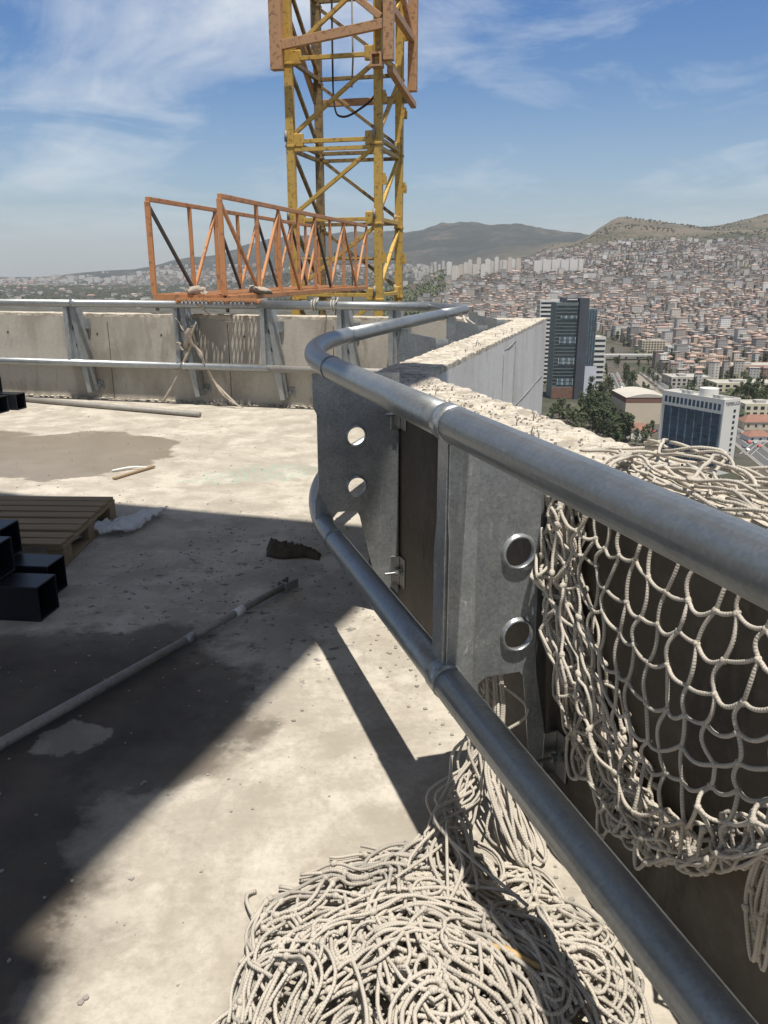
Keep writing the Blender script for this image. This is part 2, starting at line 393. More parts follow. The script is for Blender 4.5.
# ================================================================== ROOF GEOMETRY
K=.3145                                        # slope of the parapet runs
n1=Vector((.954,.3,0)); d1=Vector((-.3,.954,0))        # near run: outward normal, away direction
n2=Vector((.954,-.3,0)); d2=Vector((.3,.954,0))        # return run
R0=Vector((.141,2.0,0)); R1=Vector((.27,6.2,0))        # rail axis points
fk=-.255; fn=Vector((.255,1,0)).normalized(); fd=Vector((1,-.255,0)).normalized()
F0=Vector((-2.13,9.47,0))                              # inner face of far parapet
def isect(p,d,q,e):
    den=d.x*e.y-d.y*e.x; t=((q.x-p.x)*e.y-(q.y-p.y)*e.x)/den
    return Vector((p.x+d.x*t,p.y+d.y*t,0))
INN,OUT=.36,.63; FT=.27; WT=1.02
ci_near=isect(R0+n1*INN,d1,R1+n2*INN,d2); co_near=isect(R0+n1*OUT,d1,R1+n2*OUT,d2)
ci_far=isect(R1+n2*INN,d2,F0,fd); co_far=isect(R1+n2*OUT,d2,F0+fn*FT,fd)
back_i=R0+n1*INN-d1*7; back_o=R0+n1*OUT-d1*7
left_i=F0-fd*9; left_o=F0+fn*FT-fd*9
# roof slab
slab=MB(); poly=[back_o,co_near,co_far,left_o,Vector((left_o.x,-4.5,0)),Vector((back_o.x,-4.5,0))]
slab.prism([(p.x,p.y) for p in poly],-.3,0)
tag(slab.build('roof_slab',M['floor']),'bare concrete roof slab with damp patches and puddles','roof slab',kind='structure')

def rough_wall(pts_i, pts_o, z0, z1, name, mats, parent, step=.022, rough=.012, seed=0):
    """a cast wall between two polylines, its top edge broken and rough"""
    mb=MB(); rnd=random.Random(seed); secs=[]
    for (ai,bi),(ao,bo) in zip(zip(pts_i,pts_i[1:]),zip(pts_o,pts_o[1:])):
        n=max(2,int((bi-ai).length/step))
        for k in range(n+1): 
            if k==0 and secs: continue
            secs.append((ai.lerp(bi,k/n),ao.lerp(bo,k/n)))
    W=12; vs=[]
    for i,(a,b) in enumerate(secs):
        row=[(a.x,a.y,z0),(a.x,a.y,z1-.035)]
        for w in range(W+1):
            q=a.lerp(b,w/W); edge=(w in (0,W))
            nz=mnoise.noise(Vector((q.x*9,q.y*9,seed)))*rough*.5+mnoise.noise(Vector((q.x*37,q.y*37,seed+5)))*rough*.55
            if edge: nz-=abs(mnoise.noise(Vector((q.x*17,q.y*17,seed+9))))*rough*2.0
            off=(b-a).normalized()*(mnoise.noise(Vector((q.x*23,q.y*23,3)))*.006 if edge else 0)
            row.append((q.x+off.x,q.y+off.y,z1+nz))
        row.append((b.x,b.y,z1-.035)); row.append((b.x,b.y,z0)); vs.append(row)
    nn=W+5; flat=[p for r in vs for p in r]; fs=[]; mi=[]
    for i in range(len(vs)-1):
        for w in range(nn-1):
            fs.append((i*nn+w,i*nn+w+1,(i+1)*nn+w+1,(i+1)*nn+w)); mi.append(1 if 1<=w<=nn-3 else (0 if w==0 else 2))
    mb.add(flat,fs); mb.m=mi
    k=(len(vs)-1)*nn
    mb.add([flat[j] for j in range(nn)],[tuple(range(nn))]); mb.m[-1]=0
    mb.add([flat[k+j] for j in range(nn)],[tuple(range(nn-1,-1,-1))]); mb.m[-1]=0
    return mb.build(name,mats,parent)
def rebar_stubs(parent, spots, seed):
    rnd=random.Random(seed)
    for (p,h) in spots:
        mb=MB(); a=rnd.uniform(0,6.28); l=rnd.uniform(.005,.022)
        mb.tube([(p.x,p.y,WT-.02),(p.x+.004,p.y,WT+h*.6),(p.x+math.cos(a)*l*.5,p.y+math.sin(a)*l*.5,WT+h),(p.x+math.cos(a)*l,p.y+math.sin(a)*l,WT+h*.8)],.0024,6)
        mb.build('tie_wire',M['old_steel'],parent,smooth=True)
eps=.003
# near wall, inner face brown plywood-stained
w=empty('parapet_wall',R0+n1*.5,'thick rough-topped concrete parapet right beside the camera, brown inner face','parapet wall','concrete parapets round the roof')
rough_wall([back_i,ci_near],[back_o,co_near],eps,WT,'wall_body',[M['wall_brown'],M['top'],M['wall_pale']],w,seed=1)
rnd=random.Random(4); sp=[]
for k in range(7):
    s=rnd.uniform(-.2,1.6); sp.append((R0+n1*(INN+rnd.choice([.04,.08,.18,.22]))+d1*s,rnd.uniform(.012,.035)))
rebar_stubs(w,sp,3)
# return wall
w=empty('parapet_wall',R1+n2*.5,'pale grey concrete parapet running away to the far right corner','parapet wall','concrete parapets round the roof')
g_=n2*0
rough_wall([ci_near+d2*.004,ci_far],[co_near+d2*.004,co_far],eps,WT+.004,'wall_body',[M['wall_concrete'],M['top'],M['wall_pale']],w,seed=2)
# formwork joints on the outer face (thin raised seams)
def seam(a,b,wd=.012,mat='old_concrete'):
    mb=MB(); mb.bar(a,b,wd,.006,up=n2); return mb
simple('old_concrete',(.30,.28,.25),.95,0,.3,20,.5,40)
of=R1+n2*(OUT+.001)
def onouter(Y,z): 
    t=(Y-of.y)/d2.y; p=of+d2*t; return Vector((p.x,p.y,z))
for a,b in (((6.1,.45),(6.1,.93)),((6.65,.45),(6.65,.95)),((6.1,.93),(6.65,.95)),((5.9,.38),(8.6,.44))):
    pa,pb=onouter(*a),onouter(*b); mb=MB(); n_=10; pts=[pa.lerp(pb,i/n_)+Vector((0,mnoise.noise(pa.lerp(pb,i/n_)*9)*.012,mnoise.noise(pa.lerp(pb,i/n_)*7+Vector((5,5,5)))*.012)) for i in range(n_+1)]
    mb.tube(pts,.0035,5); mb.build('formwork_seam',M['old_concrete'],w,smooth=True)
sp=[]
for k in range(10):
    s=rnd.uniform(-1.9,2.4); sp.append((R1+n2*(INN+rnd.choice([.03,.07,.2,.23]))+d2*s,rnd.uniform(.02,.045)))
rebar_stubs(w,sp,5)
# far wall
w=empty('parapet_wall',F0+fn*.1,'long stained beige concrete parapet across the far side of the roof','parapet wall','concrete parapets round the roof')
rough_wall([left_i,ci_far-fd*.004],[left_o,co_far-fd*.004],eps,WT-.004,'wall_body',[M['wall_concrete'],M['top'],M['wall_pale']],w,seed=3,rough=.006,step=.07)
for s in (-1.35,-.5,.55,1.55,1.9,-2.6,-3.3):                # tie holes
    for z in (.78,):
        p=F0+fd*s-fn*.0015; mb=MB(); mb.tube([p+Vector((0,0,z)),p-fn*.002+Vector((0,0,z))],.013,10)
        mb.build('tie_hole',M['dark_bar'],w)
for s in (-3.05,-1.2,.35,1.62):                             # pour joints
    p=F0+fd*s-fn*.002; mb=MB(); mb.tube([p+Vector((mnoise.noise(Vector((s,z*5,0)))*.006,0,z)) for z in [i*.1+.02 for i in range(10)]],.004,5); mb.build('pour_joint',M['dark_bar'],w)
# kerb of mortar spill along foot of far wall
mb=MB()
for k in range(140):
    s=-7+k*.075; p=F0+fd*s-fn*random.uniform(.015,.05); r_=random.uniform(.015,.05)
    mb.box((p.x,p.y,.008),(r_*2,r_,random.uniform(.012,.03)),random.uniform(0,3),col=None)
tag(mb.build('mortar_spill',M['top']),'line of mortar crumbs along the foot of the far parapet','mortar crumbs',kind='stuff')

# building body under the roof
b=empty('high_rise_building',(0,0,GZ),'tall tower whose unfinished concrete roof the camera stands on','building')
mb=MB(); ins=[(p.x,p.y) for p in [back_o-n1*.01,co_near-Vector((.012,0,0)),co_far-Vector((.01,.01,0)),left_o-fn*.01,Vector((left_o.x+.01,-4.4,0)),Vector((back_o.x-.01,-4.4,0))]]
mb.prism(ins,GZ,-.303); mb.build('tower_body',M['wall_pale'],b)
for k in range(27):
    mb=MB(); z=-4-k*4.0
    if z<GZ+2: break
    o_=[(p.x,p.y) for p in [back_o,co_near,co_far,left_o,Vector((left_o.x,-4.5,0)),Vector((back_o.x,-4.5,0))]]
    mb.prism(o_,z-.25,z); mb.build('floor_edge',M['wall_concrete'],b)

# unseen core and platform added behind the camera, outline shaped for the big shadow
sx,sy=.115,-.26                                           # horizontal sun offset per metre of height
hp=9.0
def lift(x,y): return (x+sx*hp,y+sy*hp)
b=empty('shadow_caster',(-5,-3.2,0),'concrete stair core with a high work platform, behind the camera','stair core')
shp=[(.30,4.50),(-.27,3.03),(-.86,1.46),(-.73,1.40),(-.73,.6),(-1.1,-.4),(-9.5,-.4),(-9.5,7.45)]
mb=MB(); mb.prism([lift(x,y) for x,y in shp][::-1],hp,hp+.25); mb.build('shadow_platform',M['wood'],b)
mb=MB(); mb.box((-6,-3.55,4.5),(6.0,1.6,8.99)); mb.build('caster_wall',M['wall_pale'],b)
mb=MB(); 
for x in (-8.5,-6.5,-4.0): mb.bar((x,-2.7,6.5),(x,.2,hp-.02),.12)
mb.build('caster_strut',M['old_steel'],b)

# ================================================================== GUARD RAILS
PR=.0445; ZU,ZL=1.145,.452
def fillet(p0,c,p1,rad,n=10):
    a=(p0-c).normalized(); b_=(p1-c).normalized(); ang=a.angle(b_); tl=rad/math.tan(ang/2)
    A=c+a*tl; B=c+b_*tl; bis=(a+b_).normalized(); ctr=c+bis*(rad/math.sin(ang/2)); out=[]
    va=A-ctr; vb=B-ctr; tot=va.angle(vb)
    for k in range(n+1):
        f=k/n; v=(va*math.sin((1-f)*tot)+vb*math.sin(f*tot))/math.sin(tot); out.append(ctr+v)
    return out
railF=F0-fn*.2
cN=isect(R0,d1,R1,d2); cF=isect(R1,d2,railF,fd)
def zz(p,z): return Vector((p.x,p.y,z))
backR=R0-d1*5
cF=Vector((.80,8.0,0)); fJ=railF+fd*2.75
f1=fillet(backR,cN,cF,2.75,18); f2=fillet(cN,cF,fJ,.28,8)
collar=R0-d1*.075
def pipe(name,pts,z,parent,r=PR,mat='galv'):
    mb=MB(); mb.tube([zz(p,z) for p in pts],r,24); return mb.build(name,M[mat],parent,smooth=True)
gr=empty('guard_rail',R0,'thick galvanised pipe guard rail on steel brackets, bending round the parapet beside the camera','guard rail','galvanised guard rails round the roof edge')
jA=f1[0]-d1*0
pipe('upper_pipe',[backR,collar-d1*.02],ZU,gr,PR+.0012)
pipe('upper_pipe',[collar-d1*.02]+[collar+d1*.4]+f1,ZU,gr)
ret_end=f2[0]-d2*.9
pipe('upper_pipe',[f1[-1],ret_end],ZU,gr,PR-.0006)
pipe('upper_pipe',[ret_end]+f2+[fJ],ZU,gr)
pipe('lower_pipe',[backR,collar-d1*.02],ZL,gr,PR)
pipe('lower_pipe',[collar-d1*.02,collar+d1*.3]+f1,ZL,gr,PR-.0006)
pipe('lower_pipe',[f1[-1],f2[0]-d2*.2],ZL,gr,PR-.001)
pipe('lower_pipe',[f2[0]-d2*.2]+f2+[fJ],ZL,gr,PR)
for z in (ZU,ZL):
    for a_,b_ in ((collar-d1*.03,collar+d1*.03),):
        pipe('pipe_collar',[a_,b_],z,gr,PR+.0028,'galv_plate')
    pipe('pipe_collar',[f1[0]-d1*.01,f1[0]+d1*.012],z,gr,PR+.003)
    pipe('pipe_collar',[f1[-1]-d2*.01,f1[-1]+d2*.012],z,gr,PR+.003)
    pipe('pipe_collar',[ret_end-d2*.012,ret_end+d2*.01],z,gr,PR+.003)

# plate with holes: outline polygon with circular holes triangulated via bmesh fill
import bmesh
def holed_plate(outline, holes, frame, th, name, mat, parent, lip=.012):
    """outline/holes in local (p,z); frame(p,z,q)->world; th thickness along q"""
    bm=bmesh.new(); edges=[]
    def ring(pts):
        vs=[bm.verts.new((x,z,0)) for x,z in pts]
        return [bm.edges.new((vs[i],vs[(i+1)%len(vs)])) for i in range(len(vs))]
    edges+=ring(outline); NS=24
    for (cx,cz,r) in holes: edges+=ring([(cx+r*math.cos(2*math.pi*k/NS),cz+r*math.sin(2*math.pi*k/NS)) for k in range(NS)])
    bmesh.ops.triangle_fill(bm,use_beauty=True,use_dissolve=False,edges=edges)
    # drop faces inside holes
    for f in list(bm.faces):
        c=f.calc_center_median()
        if any((c.x-cx)**2+(c.y-cz)**2<(r*.93)**2 for cx,cz,r in holes): bm.faces.remove(f)
    bmesh.ops.recalc_face_normals(bm,faces=bm.faces)
    ret=bmesh.ops.extrude_face_region(bm,geom=list(bm.faces))
    for v in [g for g in ret['geom'] if isinstance(g,bmesh.types.BMVert)]: v.co.z+=th
    bmesh.ops.recalc_face_normals(bm,faces=bm.faces)
    mb=MB(); idx={v:i for i,v in enumerate(bm.verts)}
    mb.add([frame(v.co.x,v.co.y,v.co.z) for v in bm.verts],[tuple(idx[v] for v in f.verts) for f in bm.faces]); bm.free()
    o=mb.build(name,mat,parent)
    # pressed collars round the holes
    for (cx,cz,r) in holes:
        mr=MB(); NS=28
        prof=[(r+.006,-.001),(r+.003,-lip*.6),(r,-lip),(r-.004,-lip),(r-.003,th+.001),(r+.002,th+.002)]
        vs=[];fs=[]
        for k in range(NS):
            an=2*math.pi*k/NS
            for rr,q in prof: vs.append(frame(cx+rr*math.cos(an),cz+rr*math.sin(an),q))
        m=len(prof)
        for k in range(NS):
            for j in range(m-1): fs.append((k*m+j,((k+1)%NS)*m+j,((k+1)%NS)*m+j+1,k*m+j+1))
        mr.add(vs,fs); mr.build('hole_rim',mat,o,smooth=True)
    return o
def bolt_set(frame, p, z, parent, q=-.0):
    """angle cleat on the wall with a bolt, nut and washer"""
    mb=MB()
    def fb(p0,p1,z0,z1,q0,q1):
        vs=[frame(a,b,c) for c in (q0,q1) for a,b in ((p0,z0),(p1,z0),(p1,z1),(p0,z1))]
        mb.add([vs[i] for i in range(8)],[(0,1,2,3),(7,6,5,4),(0,4,5,1),(1,5,6,2),(2,6,7,3),(3,7,4,0)])
    fb(p-.006,p,z-.07,z+.07,-.065,.0)
    fb(p-.05,p-.0062,z-.07,z+.07,-.006,-.0005)
    mb.build('wall_cleat',M['bolt_steel'],parent,bevel=.002)
    mb=MB(); a=Vector(frame(p-.085,z,-.033)); b_=Vector(frame(p+.002,z,-.033)); mb.tube([a,b_],.0065,10)
    c1=a.lerp(b_,.55); c2=a.lerp(b_,.75); mb.tube([c1,c2],.013,6); mb.tube([c2,a.lerp(b_,.80)],.017,14)
    mb.build('bolt',M['bolt_steel'],parent,smooth=False)
def bracket(base, nrm, along, parent, flip=False, post=True, name='bracket', off=INN, low=.09, detail=True):
    """base on the rail axis; nrm towards the wall; along = direction the plate faces away from"""
    nrm=nrm.normalized(); along=along.normalized(); sg=1 if not flip else -1
    def frame(p,z,q): 
        v=base+nrm*p+along*(q*sg); return (v.x,v.y,z)
    def flat(outl,q0,q1,nm,par,mat='galv_plate'):
        mb=MB(); n_=len(outl); vs=[frame(p,z,q0) for p,z in outl]+[frame(p,z,q1) for p,z in outl]
        mb.add(vs,[tuple(range(n_)),tuple(range(2*n_-1,n_-1,-1))]+[(i,n_+i,n_+(i+1)%n_,(i+1)%n_) for i in range(n_)])
        return mb.build(nm,M[mat],par,bevel=.002)
    W=off-.012
    if post:
        outl=[(.072,1.09),(.262,1.06),(.258,.60),(.275,.42),(.325,.17),(W,low),(W-.07,low-.02),(.236,.42),(.222,.437),(.120,.437),(.098,.42),(.095,.32),(.072,.30)]
        holes=[(.200,.792,.045),(.208,.552,.045)]
    else:
        outl=[(-.028,1.10),(W-.0,1.09),(W,low+.03),(W-.10,low+.03),(.17,.47),(.155,.50),(.07,.50),(.045,.47),(.03,.43),(-.028,.46),(-.028,.56),(-.012,.62),(-.012,.93),(-.028,.96)]
        holes=[(.155,.83,.043),(.155,.61,.043)]
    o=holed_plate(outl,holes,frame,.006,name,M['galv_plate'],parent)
    if post:
        # C-section post on the rail: front flange (neck at the top), dark web, inner step
        fl2=[(-.002,.40),(-.002,.84),(-.006,.90),(-.006,1.12),(.074,1.12),(.074,.34),(.03,.34)]
        tilt=lambda p: -.006-.12*p
        mb=MB(); n_=len(fl2); vs=[frame(p,z,tilt(p)) for p,z in fl2]+[frame(p,z,tilt(p)-.005) for p,z in fl2]
        mb.add(vs,[tuple(range(n_)),tuple(range(2*n_-1,n_-1,-1))]+[(a,n_+a,n_+(a+1)%n_,(a+1)%n_) for a in range(n_)]); mb.build('post_flange',M['galv_plate'],o,bevel=.002)
        mb=MB(); vs=[frame(p,z,q) for z in (.34,1.11) for p,q in ((.070,-.0135),(.0735,-.0135),(.0755,.0),(.072,.0))]
        mb.add(vs,[(0,1,2,3),(7,6,5,4),(0,4,5,1),(1,5,6,2),(2,6,7,3),(3,7,4,0)]); mb.build('post_step',M['galv_plate'],o)
        webo=[(.40,-.008),(.40,.07),(.80,.07),(.88,.055),(1.11,.055),(1.11,-.006)]
        mb=MB(); n_=len(webo); vs=[frame(-.012,z,q) for z,q in webo]+[frame(-.0025 if z<.85 else -.0065,z,q) for z,q in webo]
        mb.add(vs,[tuple(range(n_)),tuple(range(2*n_-1,n_-1,-1))]+[(a,n_+a,n_+(a+1)%n_,(a+1)%n_) for a in range(n_)]); mb.build('post_web',M['galv_plate'],o,bevel=.002)
    # flange along the wall side
    mb=MB(); z0,z1=low,1.05; vs=[frame(p,z,q) for z in (z0,z1) for p,q in ((W-.006,-.0),(W,-.0),(W,.085),(W-.006,.085))]
    if post: vs=[frame(p,z,q) for z,sh in ((z0,.0),(z1,-.0)) for p,q in ((W-.006,.001),(W,.001),(.266+sh,.03),(.260+sh,.03))] if False else [frame(a,z,q) for z,a0,a1 in ((z0+.02,W-.02,W),(.45,.272,.335),(1.05,.258,.335)) for a,q in ((a0,.008),(a1,.060),(a1-.004,.066),(a0-.004,.014))]
    F1=[(0,4,5,1),(1,5,6,2),(2,6,7,3),(3,7,4,0)]
    mb.add(vs,[(0,1,2,3)]+([(11,10,9,8)]+F1+[tuple(k+4 for k in f_) for f_ in F1] if post else [(7,6,5,4)]+F1)); mb.build('wall_flange',M['galv_plate'],o)
    if detail:
        bolt_set(frame,off-.002,.20 if not post else .16,o)
        bolt_set(frame,off-.002,.92,o)
    return o
bracket(collar,n1,d1,gr,post=True,off=INN)
bracket(R0+d1*1.36,n1,d1,gr,post=False,off=INN)
bracket(R0-d1*2.2,n1,d1,gr,post=True,off=INN)
for s in (-.55,.95,1.9):
    bracket(R1+d2*s,n2,d2,gr,post=True,off=INN)
# far runs
def far_bracket(parent,s,lean=.1):
    """slanted, ribbed bracket seen from the front on the far parapet"""
    base=F0+fd*s-fn*.2
    def W3(a,q,z): v=base+fd*a+fn*q; return Vector((v.x,v.y,z))
    mb=MB()
    prof=[(-.035,1.12),(.035,1.12),(.05,1.0),(.14,.45),(.17,.10),(.12,.10),(.06,.40),(-.03,.48)]
    o=None
    for q0 in (0.0,):
        n_=len(prof); vs=[W3(a,.02,z) for a,z in prof]+[W3(a*.9+.01,.19,z) for a,z in prof]
        mb.add(vs,[tuple(range(n_)),tuple(range(2*n_-1,n_-1,-1))]+[(i,n_+i,n_+(i+1)%n_,(i+1)%n_) for i in range(n_)])
    o=mb.build('bracket',M['galv_plate'],parent,bevel=.004)
    mb=MB(); mb.bar(W3(-.045,-.01,1.13),W3(-.045,-.01,.45),.035,.05); mb.build('bracket_post',M['galv_plate'],o,bevel=.004)
    mb=MB(); mb.bar(W3(.03,-.0,1.12),W3(.15,.02,.10),.014,.05); mb.build('bracket_rib',M['galv'],o)
    for (a,z) in ((.035,.86),(.065,.66)):
        mb=MB(); mb.tube([W3(a,.0185,z),W3(a,.012,z)],.032,16); mb.build('bracket_hole',M['dark_bar'],o)
    mb=MB(); c_=W3(.2,.19,.17); mb.box((c_.x,c_.y,.17),(.07,.012,.10),math.atan2(fd.y,fd.x)); mb.build('wall_cleat',M['bolt_steel'],o)
    mb=MB(); mb.tube([W3(.2,.11,.17),W3(.2,.17,.17)],.014,8); mb.build('bolt',M['bolt_steel'],o)
    mb=MB(); c_=W3(.10,.18,.93); mb.box((c_.x,c_.y,.90),(.07,.02,.12),math.atan2(fd.y,fd.x)); mb.build('wall_cleat',M['galv_plate'],o)
    return o
def sF(u,z=ZU):   # distance along far rail for image column u
    a=(u-384)/F; 
    # intersect with rail line: x/y' = a ...
    best=None
    for k in range(-900,700):
        s=k*.01; p=railF+fd*s; d=p.y*C-(z-H)*S
        uu=384+F*p.x/d
        if best is None or abs(uu-u)<best[0]: best=(abs(uu-u),s)
    return best[1]
sJ=sF(258); sEnd=sF(341)
fr=empty('guard_rail',railF+fd*sJ,'short galvanised guard rail stretch between the orange truss and the bend at the far corner','guard rail','galvanised guard rails round the roof edge')
e_up=fJ
pipe('upper_pipe',[railF+fd*sJ,e_up],ZU,fr,PR+.003); pipe('lower_pipe',[railF+fd*(sJ+.05),e_up],ZL,fr,PR-.004,'old_steel')
far_bracket(fr,sF(264)+.02); far_bracket(fr,sF(343)); far_bracket(fr,sF(395))
fl=empty('guard_rail',railF-fd*3,'long galvanised guard rail in front of the far parapet, running off the left edge','guard rail','galvanised guard rails round the roof edge')
pipe('upper_pipe',[railF-fd*9,railF+fd*(sJ+.04)],ZU-.004,fl,PR-.002); pipe('lower_pipe',[railF-fd*9,railF+fd*(sJ+.1)],ZL,fl,PR-.002)
pipe('pipe_collar',[railF+fd*(sF(75)-.05),railF+fd*(sF(75)+.01)],ZU-.004,fl,PR+.006)
pipe('pipe_collar',[railF+fd*(sF(180)-.03),railF+fd*(sF(180)+.02)],ZL,fl,PR+.006)
far_bracket(fl,sF(68)); far_bracket(fl,sF(179)); far_bracket(fl,sF(-130)); 

# ================================================================== TOWER CRANE MAST
yA=17.0; phi=R(-14); w_=1.84
def depth_to_Y(d,z=1.5): return (d+(z-H)*S)/C
XA=-.1115*17; YA=depth_to_Y(17)
ex=Vector((math.cos(phi),math.sin(phi),0)); ey=Vector((-math.sin(phi),math.cos(phi),0))
A=Vector((XA,YA,0)); legs=[A,A+ex*w_,A+ex*w_+ey*w_,A+ey*w_]
cr=empty('tower_crane_mast',(A.x,A.y,GZ),'yellow lattice tower crane mast rising beyond the far parapet','crane mast')
zl=[zat(296,YA),zat(221,YA),zat(144,YA),zat(61,YA)]
dz=(zl[3]-zl[0])/3
lev=[zl[0]+dz*k for k in range(-3,6)]
top=lev[-1]
for i,p in enumerate(legs):
    mb=MB(); mb.box((p.x,p.y,(top+lev[0])/2),(.16,.16,top-lev[0]),phi)
    for z in lev: mb.box((p.x,p.y,z-.06),(.19,.19,.05),phi); 
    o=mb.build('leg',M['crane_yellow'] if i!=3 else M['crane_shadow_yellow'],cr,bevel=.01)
    for z in lev[2:]:                      # climbing lugs / pins
        mb=MB(); q=p+(ex if i in (1,2) else -ex)*.12; mb.box((q.x,q.y,z+.75),(.10,.05,.16),phi); mb.box((q.x,q.y,z+.86),(.05,.05,.06),phi); 
        if i in (1,2): mb.build('climbing_lug',M['crane_yellow'],o)
    for z in lev[3:6]:
        mb=MB(); mb.tube([(p.x-.09,p.y-.09,z+.02),(p.x-.09,p.y-.09,z+.22)],.03,8); mb.build('joint_pin',M['old_steel'],o,smooth=True)
faces_=[(0,1,0),(1,2,1),(3,2,0),(0,3,1)]
for k in range(len(lev)-1):
    z0,z1=lev[k],lev[k+1]
    for fi,(a,b_,ty) in enumerate(faces_):
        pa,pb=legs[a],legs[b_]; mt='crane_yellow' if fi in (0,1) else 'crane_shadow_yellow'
        mb=MB(); mb.bar(zz(pa,z0+.03),zz(pb,z0+.03),.08,.075); mb.build('cross_bar',M[mt],cr,bevel=.005)
        if k in (2,5) or k==2+0: pass
        if k%3==2 or k==5: 
            mb=MB(); mb.bar(zz(pa,z0-.12),zz(pb,z0-.12),.08,.07); mb.build('cross_bar',M[mt],cr)
        mb=MB()
        if fi in (0,1): mb.bar(zz(pa,z0+.12),zz(pb,z1-.06),.075,.075)
        else: mb.bar(zz(pb,z0+.12),zz(pa,z1-.06),.07,.07)
        mb.build('diagonal_brace',M[mt],cr,bevel=.005)
        if fi in (0,2) and k in (2,3):
            mb=MB(); mb.bar(zz(pa,(z0+z1)/2+.02),zz(pb,(z0+z1)/2+.02),.035); mb.build('cross_bar',M[mt],cr)
mb=MB()                                     # the rest of the mast down to the street
zz0=lev[0]
for p in legs: mb.box((p.x,p.y,(zz0+GZ)/2-.002),(.15,.15,zz0-GZ-.01),phi)
z=zz0-dz
while z>GZ:
    for fi,(a,b_,ty) in enumerate(faces_):
        mb.bar(zz(legs[a],z),zz(legs[b_],z),.07); mb.bar(zz(legs[a],z),zz(legs[b_],z+dz),.06)
    z-=dz
mb.build('lower_mast',M['crane_yellow'],cr)
for fi,(a,b_,ty) in enumerate(faces_[:2]):      # gusset plates at the joints
    for z in lev[2:]:
        for q0,q1 in ((legs[a],legs[b_]),(legs[b_],legs[a])):
            dd_=(q1-q0).normalized(); q=q0+dd_*.17; nn_=Vector((dd_.y,-dd_.x,0))*(1 if fi==0 else 1); mb=MB()
            mb.box((q.x,q.y,z+.05),(.20,.095,.26),math.atan2(dd_.y,dd_.x)); mb.build('gusset_plate',M['crane_yellow'],cr,bevel=.02)
# ladder inside + resting platform
mb=MB(); lp=A+ex*.75+ey*1.1
for sgn in (-.2,.2): mb.bar(zz(lp+ex*sgn,lev[2]+.1),zz(lp+ex*sgn,lev[3]+.9),.03)
z=lev[2]+.2
while z<lev[3]+.9: mb.bar(zz(lp-ex*.2,z),zz(lp+ex*.2,z),.02); z+=.28
mb.build('ladder',M['old_steel'],cr)
mb=MB(); q=A+ex*.95+ey*.95
for k in range(13): mb.bar(zz(A+ex*(.15+k*.13)+ey*.1,lev[3]-.17),zz(A+ex*(.15+k*.13)+ey*1.75,lev[3]-.17),.02)
for k in range(8): mb.bar(zz(A+ex*.1+ey*(.1+k*.23),lev[3]-.16),zz(A+ex*1.7+ey*(.1+k*.23),lev[3]-.16),.02)
mb.build('rest_platform',M['crane_yellow'],cr)
# climbing collar (orange) as its own thing
oc=empty('climbing_collar',zz(A,0),'orange climbing frame clamped round the top of the crane mast','climbing frame')
e=.30; cc=[A-ex*.12-ey*e,A+ex*(w_+.28)-ey*e,A+ex*(w_+.22)+ey*(w_+e),A-ex*.12+ey*(w_+e)]
zb=zat(70,YA-.3); zt=top+.5
mats=['collar_orange']*4
for i,p in enumerate(cc):
    wd=.24 if i==0 else .19
    z0_=[zb,zat(66,YA-.4),zat(92,YA+1.6),zat(60,YA+1.9)][i]
    mb=MB(); mb.box((p.x,p.y,(z0_+zt)/2),(wd,.18,zt-z0_),phi); mb.build('collar_post',M['collar_orange'],oc,bevel=.012)
def cb(a,b_,wd=.13,h=.15,nm='collar_beam'):
    mb=MB(); mb.bar(a,b_,wd,h); mb.build(nm,M['collar_orange'],oc,bevel=.008)
zB=zat(45,YA-.3); zB2=zat(29,YA-.4)
cb(zz(cc[0]+ex*.1,zB),zz(cc[1]-ex*.05,zB2+.0),.1,.17)
cb(zz(cc[1]-ex*.15,zB2+.1),zz(cc[0].lerp(cc[1],.55),zB2+.75),.1,.12)
cb(zz(cc[1]+ey*.1,zB2-.75),zz(cc[2]+ey*.15,zB2-.95),.12,.12)
cb(zz(cc[1]+ey*.1,zB2+.3),zz(cc[2]-ey*.1,zB2+.3),.12,.14)
cb(zz(cc[0]+ey*.1,zB+.3),zz(cc[3]-ey*.1,zB+.3),.12,.14)
cb(zz(cc[3]+ex*.1,zB-.6),zz(cc[2]-ex*.1,zB-.6),.12,.14)
cb(zz(cc[0]+ey*.1,zB+1.1),zz(cc[3]-ey*.1,zB-.6),.1,.1)
cb(zz(cc[1]+ey*.12,zB2+1.4),zz(cc[2]-ey*.12,zB2+.3),.1,.1)
mb=MB(); p=cc[1]-ex*.22-ey*.02                         # hollow square guide end
for dx,dz_,sxx,szz in ((-.09,0,.03,.24),(.09,0,.03,.24),(0,.105,.15,.03),(0,-.105,.15,.03)):
    q=p+ex*dx; mb.box((q.x,q.y,zB2-.62+dz_),(sxx,.25,szz),phi)
mb.build('guide_box',M['collar_orange'],oc)
mb=MB(); q=cc[2]-ex*.1-ey*.1; mb.tube([zz(q-ey*.15,zB2-.85),zz(q-ey*.25,zB2-.85)],.13,14); mb.build('guide_roller',M['old_steel'],oc,smooth=True)
mb=MB(); p0=A+ex*.75+ey*.6; mb.tube(smooth_path([zz(p0+ex*(.0)+ey*0,zt-.2),zz(p0-ex*.02,zB+.2),zz(p0+ex*.0,zB-.9),zz(p0+ex*.15,zB-1.15),zz(p0+ex*.5,zB-1.05),zz(p0+ex*.9,zB-.7),zz(p0+ex*.95,zB+.2)],6),.022,6)
o=mb.build('power_cable',M['cable'],smooth=True); tag(o,'black power cable looping down inside the crane mast','cable')
